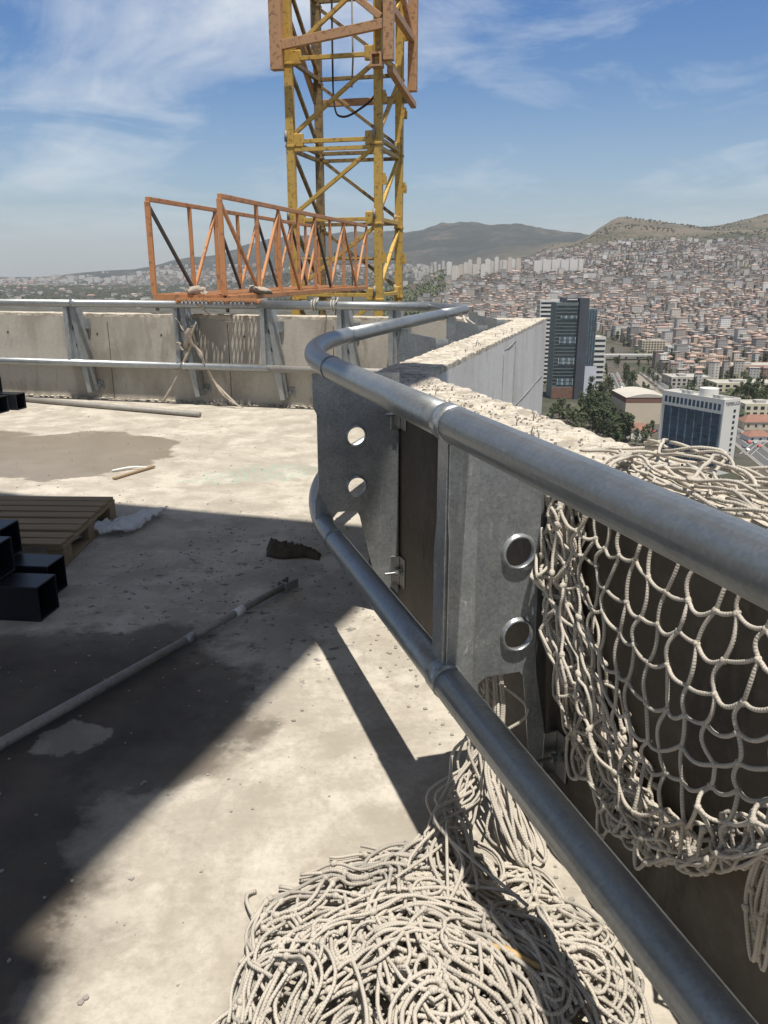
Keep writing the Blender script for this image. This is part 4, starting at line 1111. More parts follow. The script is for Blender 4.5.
# litter strip by puddle
mb=MB(); a_=PG(114,480); b_=PG(154,468); mb.bar(zz(a_,.012),zz(b_,.015),.03,.012); o=mb.build('timber_batten',M['wood']); tag(o,'thin dark batten lying at the edge of the puddle','batten')
mb=MB(); a_=PG(112,472); b_=PG(150,469); mb.tube(smooth_path([zz(a_,.01),zz(a_.lerp(b_,.5)+Vector((0,.03,0)),.02),zz(b_,.01)],5),.008,6); o=mb.build('white_strip',M['paint_white'],smooth=True); tag(o,'thin white plastic strip beside the puddle','plastic strip')
# grit and chips
mb=MB(); rg=random.Random(9)
def chip(x,y,s):
    n=rg.randint(4,6); a0=rg.uniform(0,6); pts=[(x+s*rg.uniform(.5,1)*math.cos(a0+2*math.pi*k/n),y+s*rg.uniform(.5,1)*math.sin(a0+2*math.pi*k/n)) for k in range(n)]
    mb.prism(pts,.001,.001+s*rg.uniform(.2,.6))
for k in range(900):
    x=rg.uniform(-3.2,.2); y=rg.uniform(1.0,8.6)
    if x>.13-K*(y-2)+.3: continue
    chip(x,y,rg.choice([.003,.004,.006,.009]))
for k in range(260): 
    x=rg.gauss(-.75,.3); y=rg.gauss(3.7,.55); chip(x,y,rg.choice([.003,.004,.006,.009]))
for k in range(160):
    q=R0+n1*rg.uniform(.1,.34)+d1*rg.uniform(-1.6,1.5); chip(q.x,q.y,rg.choice([.004,.007,.01]))
def chipz(q,s):
    n=rg.randint(4,6); a0=rg.uniform(0,6); pts=[(q.x+s*rg.uniform(.5,1)*math.cos(a0+2*math.pi*k/n),q.y+s*rg.uniform(.5,1)*math.sin(a0+2*math.pi*k/n)) for k in range(n)]
    mb.prism(pts,WT-.004,WT+.002+s*rg.uniform(.3,.7))
for k in range(380):
    q=R0+n1*rg.uniform(INN+.02,OUT-.02)+d1*rg.uniform(-.6,1.85); chipz(q,rg.choice([.002,.003,.004,.006]))
for k in range(260):
    q=R1+n2*rg.uniform(INN+.02,OUT-.02)+d2*rg.uniform(-2.0,2.3); chipz(q,rg.choice([.003,.004,.006,.008]))
tag(mb.build('concrete_grit',M['old_concrete']),'small grey concrete chips scattered over the slab','grit',kind='stuff')

# ================================================================== CITY
exec_city=True
Yc=[-4000,0,900,1300,1700,2100,2400,2800,3200,3700,4200,4700,5500,6300,7500,9500,11500,16500]
tab={ # u : heights at Yc
 -500:[-110]*16+[-108,-110],
 0:   [-110]*14+[-108,-100,-95,-110],
 130: [-110]*14+[-95,10,-40,-110],
 200: [-110]*12+[-105,-90,-30,125,60,-110],
 300: [-110]*10+[-108,-105,-90,20,190,335,200,-110],
 400: [-110,-110,-110,-110,-95,-85,-75,-62,-55,-60,-60,-60,-55,0,110,370,240,-110],
 450: [-110,-110,-110,-108,-85,-58,-38,-15,0,-5,-5,-5,0,50,160,455,300,-110],
 510: [-110,-110,-110,-105,-78,-42,-20,2,15,25,30,40,60,120,230,450,320,-110],
 560: [-110,-110,-110,-104,-75,-35,-12,22,48,80,110,130,150,180,230,360,300,-110],
 620: [-110,-110,-110,-103,-72,-32,-8,35,78,140,208,268,195,180,200,300,250,-110],
 700: [-110,-110,-110,-102,-70,-30,-5,42,92,140,180,215,255,240,200,200,200,-110],
 768: [-110,-110,-110,-102,-70,-28,-3,48,102,150,190,245,335,380,250,200,200,-110],
 900: [-110,-110,-110,-102,-70,-28,0,55,110,170,230,330,430,430,300,250,200,-110],
 1300:[-110,-110,-110,-102,-70,-28,0,55,110,170,230,330,400,380,300,250,200,-110]}
us=sorted(tab); TA=np.array([(u-384)/830. for u in us]); TZt=np.array([tab[u] for u in us],float); Yn=np.array(Yc,float)
def hgt(x,y):
    a=np.clip(x/np.maximum(y,900),TA[0],TA[-1]); yy=np.clip(y,Yn[0],Yn[-1])
    ia=np.clip(np.searchsorted(TA,a)-1,0,len(TA)-2); fa=(a-TA[ia])/(TA[ia+1]-TA[ia]); fa=fa*fa*(3-2*fa)
    iy=np.clip(np.searchsorted(Yn,yy)-1,0,len(Yn)-2); fy=(yy-Yn[iy])/(Yn[iy+1]-Yn[iy]); fy=fy*.5+.5*fy*fy*(3-2*fy)
    z=(TZt[ia,iy]*(1-fa)+TZt[ia+1,iy]*fa)*(1-fy)+(TZt[ia,iy+1]*(1-fa)+TZt[ia+1,iy+1]*fa)*fy
    return z
rs=np.random.RandomState(3)
def fbm(x,y,base,octs=5,gain=.5):
    out=np.zeros_like(x); amp=1.; fr=base
    st=np.random.RandomState(11)
    for o in range(octs):
        for k in range(4):
            th=st.uniform(0,2*np.pi); ph=st.uniform(0,6.28); ph2=st.uniform(0,6.28)
            kx,ky=np.cos(th)*fr,np.sin(th)*fr
            out+=amp*.35*np.sin(kx*x+ky*y+ph+1.3*np.sin(ky*x*.7-kx*y*.8+ph2))
        amp*=gain; fr*=2.03
    return out
def ground(x,y):
    x=np.asarray(x,float); y=np.asarray(y,float); z=hgt(x,y)
    m=np.clip((z+60)/260,0,1); amp=m*(18+z.clip(0,500)*.05)*(1+np.clip((y-5500)/2500,0,1)*1.6)
    r=1-np.abs(fbm(x,y,.0035,4,.55)); 
    return z+amp*r*.8+np.clip((z+100)/100,0,1)*3*fbm(x,y,.01,2)
ya=np.concatenate([np.linspace(-4000,800,12),np.linspace(900,5600,150),np.linspace(5700,16500,110)]); aa=np.linspace(-1.5,1.5,420)
Yg,Ag=np.meshgrid(ya,aa,indexing='ij'); Xg=Ag*np.maximum(Yg,2500)
Zg=ground(Xg,Yg)
nY,nA=Yg.shape; co=np.stack([Xg,Yg,Zg],-1).reshape(-1,3)
idx=np.arange(nY*nA).reshape(nY,nA); q=np.stack([idx[:-1,:-1],idx[:-1,1:],idx[1:,1:],idx[1:,:-1]],-1).reshape(-1,4)
def np_mesh(name,co,quads,mats,smooth=False,uv=None,col=None,mi=None):
    me=bpy.data.meshes.new(name); me.vertices.add(len(co)); me.vertices.foreach_set('co',np.asarray(co,np.float32).ravel())
    nq=len(quads); me.loops.add(nq*4); me.polygons.add(nq)
    me.loops.foreach_set('vertex_index',np.asarray(quads,np.int32).ravel()); me.polygons.foreach_set('loop_start',np.arange(0,nq*4,4,dtype=np.int32))
    try: me.polygons.foreach_set('loop_total',np.full(nq,4,np.int32))
    except Exception: pass
    for m in mats: me.materials.append(m)
    if mi is not None: me.polygons.foreach_set('material_index',np.asarray(mi,np.int32))
    me.polygons.foreach_set('use_smooth',np.full(nq,smooth))
    if uv is not None: l=me.uv_layers.new(name='UVMap'); l.data.foreach_set('uv',np.asarray(uv,np.float32).ravel())
    if col is not None: c=me.color_attributes.new('Col','FLOAT_COLOR','CORNER'); c.data.foreach_set('color',np.asarray(col,np.float32).ravel())
    me.update(calc_edges=True); me.validate(); o=bpy.data.objects.new(name,me); COL.objects.link(o); return o
# terrain smooth z for placement on the *mesh*: use same function
o=np_mesh('terrain',co,q,[M['terrain']],True); tag(o,'city plain and hills below the tower','ground',kind='structure')

# ---- roads
simple('rail_bed',(.24,.21,.17),.95,0,.25,.05); simple('verge',(.15,.14,.08),.95,0,.4,.03); simple('pavement_slab',(.24,.225,.20),.9,0,.2,.05)
def road(name,pix,wd,mat,label,z=.15,lines=True,kerb=True):
    pts=[Vector((*atz(u,v),0)) for u,v in pix]; pts=smooth_path(pts,6)
    r=bpy.data.objects
    def strip(off0,off1,zz_,nm,mt,dash=0):
        mb=MB(); vs=[];fs=[]
        for i,p in enumerate(pts):
            t=(pts[min(i+1,len(pts)-1)]-pts[max(i-1,0)]).normalized(); sd=Vector((-t.y,t.x,0)); vs+=[zz(p+sd*off0,GZ+zz_),zz(p+sd*off1,GZ+zz_)]
        for i in range(len(pts)-1): fs.append((2*i,2*i+1,2*i+3,2*i+2))
        mb.add(vs,fs); return mb.build(nm,mt)
    o=strip(-wd/2,wd/2,z,name,M[mat]); tag(o,label,'road',kind='structure')
    if lines:
        for off in (-wd/2+.8,wd/2-.8,0):
            l=strip(off-.1,off+.1,z+.02,'lane_line',M['paint_white']); tag(l,'painted line along the road','road marking',kind='structure')
    if kerb:
        for sgn in (-1,1):
            mb=MB(); vs=[];fs=[]
            for i,p in enumerate(pts):
                t=(pts[min(i+1,len(pts)-1)]-pts[max(i-1,0)]).normalized(); sd=Vector((-t.y,t.x,0))
                for o_,h_ in ((wd/2+.01,z),(wd/2+.01,z+.14),(wd/2+1.8,z+.14),(wd/2+1.8,-.3)): vs.append(zz(p+sd*sgn*o_,GZ+h_))
            for i in range(len(pts)-1):
                for k in range(3): fs.append((4*i+k,4*i+k+1,4*i+4+k+1,4*i+4+k))
            mb.add(vs,fs); tag(mb.build('pavement',M['pavement_slab']),'pavement along the road','pavement',kind='structure')
    return pts
rdA=road('highway_road',[(585,338),(610,347),(634,363),(655,378),(678,394),(705,412),(742,440),(775,466),(830,510)],15,'asphalt','grey highway running diagonally through the valley')
rdB=road('highway_road',[(588,344),(601,352),(607,362),(615,378),(624,400),(640,440)],9,'asphalt','narrow pale service road left of the railway')
rdC=road('railway_bed',[(592,342),(612,354),(630,371),(652,391),(680,415)],13,'rail_bed','brown railway strip between the two roads',z=.10,lines=False,kerb=False)
rdD=road('street',[(575,395),(600,398),(620,404),(650,412)],8,'asphalt','side street at the foot of the dark tower',z=.19,kerb=False)
rdE=road('street',[(640,391),(690,385),(760,381),(860,378)],9,'asphalt','cross street through the factories',z=.17,kerb=False)
rdF=road('street',[(745,455),(770,438),(830,420)],8,'asphalt','street beside the hotel',z=.21,kerb=False)

# ---- house generator arrays
palette_w=[(.56,.51,.44),(.66,.63,.57),(.44,.32,.26),(.52,.41,.34),(.36,.32,.28),(.54,.45,.34),(.25,.23,.22),(.74,.72,.68),(.40,.25,.20),(.48,.47,.45)]
names_w=['beige','cream','terracotta','peach','grey brown','sand','dark grey','white','reddish','light grey']
palette_r=[(.33,.225,.185),(.42,.30,.24),(.43,.41,.385),(.27,.26,.25),(.62,.60,.56),(.20,.185,.175)]
names_r=['tiled roof','orange roof','flat grey roof','dark flat roof','pale flat roof','dark roof']
def house_arrays(X,Y,Z,W,D,Hh,rot,wc,rc,gable):
    n=len(X); c,s=np.cos(rot),np.sin(rot)
    loc=[(-1,-1),(1,-1),(1,1),(-1,1)]
    V=np.zeros((n,14,3))
    for k,(a,b) in enumerate(loc):
        lx,ly=a*W/2,b*D/2; x=X+lx*c-ly*s; y=Y+lx*s+ly*c
        V[:,k]=np.stack([x,y,Z-6],-1); V[:,4+k]=np.stack([x,y,Z+Hh],-1)
        lx,ly=a*(W/2+.4),b*(D/2+.4); x=X+lx*c-ly*s; y=Y+lx*s+ly*c
        V[:,8+k]=np.stack([x,y,Z+Hh+.05],-1)
    gh=np.where(gable,D*.26,.0)
    for k,a in enumerate((-1,1)):
        lx=a*W*.32; V[:,12+k]=np.stack([X+lx*c,Y+lx*s,Z+Hh+.05+gh],-1)
    base=(np.arange(n)*14)[:,None,None]
    fw=np.array([[0,1,5,4],[1,2,6,5],[2,3,7,6],[3,0,4,7]])
    # roof: two slopes + two hips (hips as degenerate-free quads need 4 verts: use mid) -> slopes as quads, hips as tris folded
    frf=np.array([[8,9,13,12],[10,11,12,13]])
    hips=np.array([[9,10,13,13],[11,8,12,12]])
    return V,base,fw,frf,gh
def make_houses(X,Y,Z,W,D,Hh,rot,wi,ri,gable,name):
    n=len(X); V,base,fw,frf,gh=house_arrays(X,Y,Z,W,D,Hh,rot,wi,ri,gable)
    # flat-roof houses get parapet-less roof quad lifted .3
    # build verts: 8 wall + roof as a low box/hip with 8 extra verts
    V2=np.zeros((n,18,3)); V2[:,:14]=V
    for k in range(4): V2[:,14+k]=V[:,4+k]
    mid1=(V[:,9]+V[:,10])/2; mid2=(V[:,11]+V[:,8])/2
    V2[:,14]=mid1; V2[:,15]=mid2
    fr=np.array([[8,9,13,12],[10,11,12,13],[9,14,13,13]])
    quads=np.concatenate([fw,np.array([[8,9,13,12],[10,11,12,13],[9,14,10,13],[11,15,8,12]])])
    Q=(quads[None]+ (np.arange(n)*18)[:,None,None]).reshape(-1,4)
    uv=np.zeros((n,8,4,2))
    for k,L_ in enumerate((W,D,W,D)):
        uv[:,k,1,0]=L_; uv[:,k,2,0]=L_; uv[:,k,2,1]=Hh+6; uv[:,k,3,1]=Hh+6
    col=np.ones((n,8,4,4)); pw=np.array(palette_w)[wi]; pr=np.array(palette_r)[ri]
    jit=rs.uniform(.5,1.3,(n,1)); col[:,:4,:,:3]=(pw*jit)[:,None,None,:]; col[:,4:,:,:3]=(pr*jit)[:,None,None,:]
    mi=np.tile([0,0,0,0,1,1,1,1],n)
    return np_mesh(name,V2.reshape(-1,3),Q,[M['house_wall'],M['house_roof']],False,uv,col,mi)
# reserved footprints (x0,x1,y0,y1)
RES=[]
def free(x,y,pad=6):
    for (x0,x1,y0,y1) in RES:
        if x0-pad<x<x1+pad and y0-pad<y<y1+pad: return False
    return True
roadpts=np.array([[p.x,p.y] for rd,w in ((rdA,1),(rdB,1),(rdC,1),(rdD,1),(rdE,1),(rdF,1)) for p in rd])
def seg_dist(x,y):
    d=np.full(x.shape,1e9)
    for rd in (rdA,rdB,rdC,rdD,rdE,rdF):
        for a,b in zip(rd[:-1],rd[1:]):
            ax,ay,bx,by=a.x,a.y,b.x,b.y; L2=(bx-ax)**2+(by-ay)**2+1e-9
            t=np.clip(((x-ax)*(bx-ax)+(y-ay)*(by-ay))/L2,0,1); dd=np.hypot(x-ax-t*(bx-ax),y-ay-t*(by-ay)); d=np.minimum(d,dd)
    return d

# ---- landmark buildings
def part(parent,nm,mat,fn,bevel=0): mb=MB(); fn(mb); return mb.build(nm,M[mat],parent)
def grid_building(name,u0,u1,vt,vb,dep,wall,label,rows,colsn,wmat='glass_dark',rz=0,roof='roof_gravel',cat='building',group=None,win=(.55,.55),band=False,sidec=3):
    xm,Y=atz((u0+u1)/2,vb); w=xat(u1,vb,Y)-xat(u0,vb,Y); h=zat(vt,Y)-GZ; cx=xm; cy=Y+dep/2
    RES.append((cx-w/2-2,cx+w/2+2,Y-2,Y+dep+2))
    b=empty(name,(cx,cy,GZ),label,cat,group,rz=0)
    mb=MB(); mb.box((cx,cy,GZ+h/2-1),(w,dep,h+2)); mb.build('wall',M[wall],b)
    mb=MB(); mb.box((cx,cy,GZ+h+.15),(w-.8,dep-.8,.3)); mb.box((cx-w*.15,cy,GZ+h+1.4),(w*.18,dep*.3,2.2)); mb.build('roof',M[roof],b)
    mb=MB()
    for sgn,ww,ax in ((-1,w,'x'),):
        mb.box((cx,cy-dep/2+.2,GZ+h+.5),(w,.4,1.0)); mb.box((cx-w/2+.2,cy,GZ+h+.5),(.4,dep-.9,1.0)); mb.box((cx+w/2-.2,cy,GZ+h+.5),(.4,dep-.9,1.0)); mb.box((cx,cy+dep/2-.2,GZ+h+.5),(w,.4,1.0))
    mb.build('roof_parapet',M[wall],b)
    ch=h/rows; cw=w/colsn
    for r_ in range(rows):
        if band:
            mb=MB(); mb.box((cx,cy-dep/2-.03,GZ+ch*(r_+.5)),(w*.94,.16,ch*win[1])); mb.build('window',M[wmat],b)
        elif rows*colsn<=90:
            for c_ in range(colsn):
                mb=MB(); mb.box((cx-w/2+cw*(c_+.5),cy-dep/2-.03,GZ+ch*(r_+.5)),(cw*win[0],.16,ch*win[1])); mb.build('window',M[wmat],b)
    for r_ in range(rows):                                 # side windows, one strip mesh per storey
        for sx_ in (-1,1):
            mb=MB()
            for c_ in range(sidec): mb.box((cx+sx_*(w/2+.03),cy-dep/2+dep/sidec*(c_+.5),GZ+ch*(r_+.5)),(.16,dep/sidec*win[0],ch*win[1]))
            mb.build('window',M[wmat],b)
    return b,(cx,cy,w,dep,h)
# hotel
Hc=GZ+42; hb=empty('hotel_building',(189,443,GZ),'white slab building with dark blue glass front and TEPEKULE on its side','building')
P0=Vector((189,443,0)); dv=Vector((-21,37,0)); Lf=dv.length; dv.normalize(); sv=Vector((dv.y,-dv.x,0)); Ls=13.0
RES.append((150,215,435,500))
def hbx(a0,a1,b0,b1,z0,z1,mb):     # a along front (from near corner to far left), b along side
    pts=[P0+dv*a0+sv*b0,P0+dv*a1+sv*b0,P0+dv*a1+sv*b1,P0+dv*a0+sv*b1]
    mb.prism([(p.x,p.y) for p in pts][::-1],z0,z1)
mb=MB(); hbx(0,Lf,0,Ls,GZ,Hc,mb); mb.build('wall',M['white_clad'],hb)
mb=MB(); hbx(-.15,Lf+.15,-.5,.0,Hc-7,Hc+1.2,mb); mb.build('front_fascia',M['white_clad'],hb)
for a0,a1 in ((-.6,-.003),(Lf+.003,Lf+.6)): mb=MB(); hbx(a0,a1,-.5,Ls+.1,GZ,Hc+1.2,mb); mb.build('end_wall',M['white_clad'],hb)
for k in range(7):
    a0=1.2+(Lf-2.4)/7*k; a1=a0+(Lf-2.4)/7
    mb=MB(); hbx(a0+.35,a1-.35,-.25,-.01,GZ+4,Hc-7.3,mb); mb.build('window',M['glass_blue'],hb)
    mb=MB(); hbx(a0-.3,a0+.3,-.7,-.01,GZ+3,Hc-7.05,mb); mb.build('fin',M['glass_teal'],hb)
    mb=MB()
    for z in range(9): hbx(a0+.36,a1-.36,-.30,-.255,GZ+6.5+z*3.1,GZ+6.75+z*3.1,mb)
    mb.build('mullion',M['dark_clad'],hb)
for k in range(14):
    a0=1.0+(Lf-2)/14*k; mb=MB(); hbx(a0+.5,a0+(Lf-2)/14-.5,-.56,-.503,Hc-5.3,Hc-1.6,mb); mb.build('window',M['glass_blue'],hb)
for k in range(11):
    mb=MB(); z=Hc-5-k*3.2; hbx(-.68,-.605,Ls*.62,Ls*.62+1.9,z-1.7,z,mb)
    if z>GZ+3: mb.build('window',M['glass_dark'],hb)
mb=MB(); hbx(.5,Lf-.5,.5,Ls-.5,Hc+.01,Hc+.3,mb); mb.build('roof',M['roof_gravel'],hb)
mb=MB(); hbx(.0,Lf,Ls-.3,Ls+.1,Hc+.01,Hc+1.2,mb); mb.build('rear_parapet',M['white_clad'],hb)
mb=MB(); q=P0+dv*17+sv*8; mb.tube([zz(q,Hc+.3),zz(q,Hc+5)],5.2,28); mb.build('rooftop_drum',M['white_clad'],hb,smooth=False)
for a in (6,9,27,31): mb=MB(); hbx(a,a+2,4,7,Hc+.31,Hc+2.2,mb); mb.build('roof_plant',M['grey_clad'],hb)
def text_obj(txt,loc,xdir,size,mat,parent,name='lettering',ext=.05):
    cu=bpy.data.curves.new(name,'FONT'); cu.body=txt; cu.size=size; cu.extrude=ext; cu.align_x='CENTER'; cu.align_y='CENTER'; cu.materials.append(M[mat])
    o=bpy.data.objects.new(name,cu); COL.objects.link(o); o.parent=parent
    x=Vector(xdir).normalized(); z=Vector((0,0,1)); y=z; n_=x.cross(y); m4=Matrix((x,y,n_)).transposed().to_4x4(); m4.translation=Vector(loc)-ORG[parent.name]
    bpy.context.view_layer.update(); me=bpy.data.meshes.new_from_object(o); bpy.data.objects.remove(o); o=bpy.data.objects.new(name,me); COL.objects.link(o); o.parent=parent
    o.matrix_local=m4; return o
q=P0+sv*(Ls*.5)-dv*.66; text_obj('TEPEKULE',zz(q,Hc-1.6),sv,2.7,'sign_ink',hb)
# dark tower
Yt=atz(566,399)[1]; xl=xat(551,398,Yt); xr=xat(573,398,Yt); xr2=xat(582,398,Yt); ht=zat(298,Yt)-GZ
RES.append((xl-8,xr2+30,Yt-4,Yt+45))
dt=empty('office_tower',((xl+xr2)/2,Yt,GZ),'tall dark slate office tower with white-framed window bands','building')
mb=MB(); mb.box(((xl+xr)/2,Yt+12,GZ+(ht-4)/2),(xr-xl,24,ht-4)); mb.build('wall',M['slate_clad'],dt)
mb=MB(); mb.box(((xr+xr2)/2+.01,Yt+10,GZ+ht/2),(xr2-xr,26,ht)); mb.build('fin_slab',M['dark_clad'],dt)
mb=MB(); mb.box(((xl+xr)/2+3,Yt+12,GZ+ht-2),(xr-xl-8,20,3.9)); mb.build('roof',M['dark_clad'],dt)
mb=MB(); mb.box(((xl+xr)/2+4,Yt+1.6,GZ+ht-1.3),(9,.3,1.0)); mb.build('roof_band',M['white_clad'],dt)
mb=MB(); mb.box(((xl+xr)/2,Yt-.3,GZ+5.5),(xr-xl,.6,10)); mb.build('brick_base',M['brick_red'],dt)
nfl=23
for k in range(nfl):
    z=GZ+13+k*(ht-18)/nfl; hh_=(ht-18)/nfl
    mb=MB(); mb.box(((xl+xr)/2,Yt-.12,z+hh_*.3),(xr-xl-.6,.25,hh_*.42)); mb.build('window_band',M['glass_dark'],dt)
    if k in (0,1,6,7,12,13,19): 
        for xo in (-.22,.02,.27):
            mb=MB(); mb.box(((xl+xr)/2+xo*(xr-xl)+1,Yt-.3,z+hh_*.35),((xr-xl)*.2,.2,hh_*.75)); fr_m=mb.build('window',M['glass_teal'],dt)
            mb=MB()
            for sgn in (-1,1): mb.box(((xl+xr)/2+xo*(xr-xl)+1+sgn*(xr-xl)*.1,Yt-.42,z+hh_*.35),(.35,.2,hh_*.8))
            mb.build('frame',M['white_clad'],fr_m)
# glass tower behind
Y2=Yt+30; x0,x1=xat(579,398,Y2),xat(591,398,Y2); h2=zat(309,Y2)-GZ
gt=empty('glass_tower',((x0+x1)/2,Y2,GZ),'slim blue glass tower just behind the dark slate one','building')
mb=MB(); mb.box(((x0+x1)/2,Y2+9,GZ+h2/2),(x1-x0,18,h2)); mb.build('wall',M['glass_teal'],gt)
for k in range(5):
    mb=MB(); mb.box((x0+(x1-x0)*(k+.5)/5,Y2-.2,GZ+h2/2-1),(.9,.4,h2-2)); mb.build('fin',M['dark_clad'],gt)
Y3=Yt+60; x0,x1=xat(586,395,Y3),xat(602,395,Y3)
grid_building('office_block',587,602,338,390,22,'white_clad','white office block with dark window bands right of the glass tower',10,4,band=True,win=(.6,.42))
grid_building('office_block',536,562,301,384,18,'white_clad','pale tower mostly hidden behind the dark slate tower',20,5,band=True,win=(.6,.45))
xb,Yb=atz(585,397); bb=empty('billboard',(xb,Yb-2,GZ),'large pale lilac billboard panel standing at the foot of the glass tower','billboard')
wb=xat(594,397,Yb)-xat(577,397,Yb); hb1=zat(366,Yb)-GZ
mb=MB(); mb.box((xb,Yb-3,GZ+hb1*.56),(wb,.6,hb1*.88)); mb.build('panel',M['lilac_board'],bb)
for sgn in (-1,1): mb=MB(); mb.bar((xb+sgn*wb*.35,Yb-2.4,GZ),(xb+sgn*wb*.35,Yb-2.4,GZ+hb1*.9),.6); mb.build('post',M['dark_clad'],bb)
# barrel shed
def barrel(u0,u1,vt,vb,dep,label):
    xm,Y=atz((u0+u1)/2,vb); w=xat(u1,vb,Y)-xat(u0,vb,Y); h=zat(vt,Y)-GZ; RES.append((xm-w/2-3,xm+w/2+3,Y-3,Y+dep+3))
    b=empty('barrel_roof_shed',(xm,Y+dep/2,GZ),label,'shed'); he=h*.88
    mb=MB(); mb.box((xm,Y+dep/2,GZ+he*.4),(w,dep,he*.8)); mb.build('wall',M['beige_clad'],b)
    mb=MB(); mb.box((xm,Y+dep/2,GZ+he*.9+.01),(w+.1,dep+.1,he*.2)); mb.build('eaves_band',M['brick_red'],b)
    mb=MB(); n_=16; vs=[];
    for y_ in (Y-.3,Y+dep+.3):
        for k in range(n_+1): t=k/n_; vs.append((xm-w/2+w*t,y_,GZ+he+.02+(h-he)*math.sin(math.pi*t)))
    fs=[(k,k+1,n_+2+k,n_+1+k) for k in range(n_)]+[tuple(range(n_,-1,-1)),tuple(range(n_+1,2*n_+2))]
    mb.add(vs,fs); mb.build('vaulted_roof',M['shed_roof'],b); return b
barrel(624,666,394,424,40,'beige shed with red eaves band and low vaulted roof left of the hotel')
grid_building('apartment_building',641,664,341,358,18,'beige_clad','beige block with a regular grid of windows above the overpass',7,8)
grid_building('office_block',667,691,347,359,16,'white_clad','low white block with bluish windows beside the beige grid block',4,9,'glass_teal')
grid_building('apartment_building',688,703,354,370,16,'pink_clad','taller left wing of the pink building beyond the highway',5,5)
grid_building('apartment_building',703.5,726,357,370,14,'pink_clad','long right wing of the pink building beyond the highway',4,9)
grid_building('factory_building',726,790,366,376,30,'pink_clad','long low pinkish factory at the right edge of the valley',2,14,win=(.5,.4))
grid_building('office_block',647,668,322,330,20,'grey_clad','grey block with dark glass bands in front of the dense quarter',4,8,band=True)
grid_building('factory_building',671,712,378,386,30,'shed_roof','low flat pale factory hall behind the hotel, left one',2,8)
grid_building('factory_building',716,790,384,392,28,'cream_clad','low flat pale factory hall behind the hotel, right one',2,10)
grid_building('factory_building',744,800,405,417,22,'cream_clad','long cream shed just right of the hotel roof',2,8)
grid_building('office_block',752,775,318,326,20,'grey_clad','grey office block near the right edge below the hillside',4,8)
grid_building('apartment_building',694,716,337,345,16,'beige_clad','sand coloured block right of the white bluish one, further back',4,6)
def gable_house(u0,u1,vt,vb,dep,label,wall='beige_clad'):
    xm,Y=atz((u0+u1)/2,vb); w=xat(u1,vb,Y)-xat(u0,vb,Y); h=zat(vt,Y)-GZ; RES.append((xm-w/2-3,xm+w/2+3,Y-3,Y+dep+3))
    b=empty('red_roof_house',(xm,Y+dep/2,GZ),label,'house','red tiled houses right of the hotel'); he=h*.55
    mb=MB(); mb.box((xm,Y+dep/2,GZ+he/2),(w,dep,he)); mb.build('wall',M[wall],b)
    mb=MB(); x0,x1,y0,y1=xm-w/2-.6,xm+w/2+.6,Y-.6,Y+dep+.6; yr=(y0+y1)/2
    mb.add([(x0,y0,GZ+he+.02),(x1,y0,GZ+he+.02),(x1,y1,GZ+he+.02),(x0,y1,GZ+he+.02),(x0+dep*.4,yr,GZ+h),(x1-dep*.4,yr,GZ+h)],[(0,1,5,4),(1,2,5),(2,3,4,5),(3,0,4),(3,2,1,0)]); mb.build('roof',M['tile_roof'],b)
    for k in range(max(2,int(w/5))):
        mb=MB(); mb.box((x0+.6+w/max(2,int(w/5))*(k+.5),Y-.03,GZ+he*.55),(1.6,.12,he*.35)); mb.build('window',M['glass_dark'],b)
gable_house(744,790,416,430,14,'long house with dark red tiled roof right of the hotel')
gable_house(748,772,432,442,12,'white walled house with red roof beside the road at the right edge','white_clad')
gable_house(625,650,424,438,10,'low house with pale walls at the foot of the barrel shed','white_clad')
# overpass bridge
xa_,Ybr=atz(598,362); xb_,_=atz(668,362); xb_=xat(668,362,Ybr); xa_=xat(598,362,Ybr)
ob=empty('overpass_bridge',((xa_+xb_)/2,Ybr,GZ),'concrete road overpass crossing above the highway and railway','bridge')
mb=MB(); mb.box(((xa_+xb_)/2,Ybr+5,GZ+7.5),(xb_-xa_,11,1.6)); mb.build('deck',M['grey_clad'],ob)
for y_ in (Ybr-.4,Ybr+10.4): mb=MB(); mb.box(((xa_+xb_)/2,y_,GZ+8.9),(xb_-xa_,.3,1.15)); mb.build('bridge_parapet',M['white_clad'],ob)
for k in range(6): mb=MB(); mb.box((xa_+(xb_-xa_)*(k+.5)/6,Ybr+5,GZ+3.35),(1.4,7,6.7)); mb.build('pier',M['grey_clad'],ob)
RES.append((xa_-5,xb_+5,Ybr-6,Ybr+16))

# ---- hillside high rises
def slab_tower(u,vb,w,h,Yw,group,label,i,colr):
    X=xat(u,vb,Yw); Z=float(ground(X,Yw)); RES.append((X-w/2,X+w/2,Yw-4,Yw+18))
    mb=MB(); mb.box((X,Yw+6,Z+h/2-4),(w,13,h+8),col=colr)
    mb.box((X,Yw+6,Z+h+1.2),(w*.4,5,2.4),col=(.5,.48,.44)); 
    o=mb.build('apartment_tower',M['house_wall']); tag(o,label,'apartment tower',group)
    return o
rt=random.Random(5)
for k in range(17):
    u=449+k*4.3+rt.uniform(-1,1); hh_=rt.uniform(40,58)
    slab_tower(u,274,rt.uniform(12,17),hh_,2350+rt.uniform(0,260),'white towers in the left cluster on the slope','slim white high-rise in the left cluster on the far slope',k,rt.choice([(.80,.78,.72),(.74,.70,.62),(.82,.80,.76),(.70,.62,.54)]))
for k in range(11):
    u=536+k*4.45; slab_tower(u,271,12.7,44+(k%3)*1.5,2380+(k%2)*4,'white towers in the right hand row on the slope','white high-rise in the tight right-hand row on the far slope',k,(.80,.78,.74))
for k in range(9):
    u=416+k*3.9; X=xat(u,265,3600); slab_tower(u,265,10,rt.uniform(36,48),3600+rt.uniform(0,120),'small far towers right of the crane','small distant white high-rise right of the crane mast',k,(.68,.66,.62))
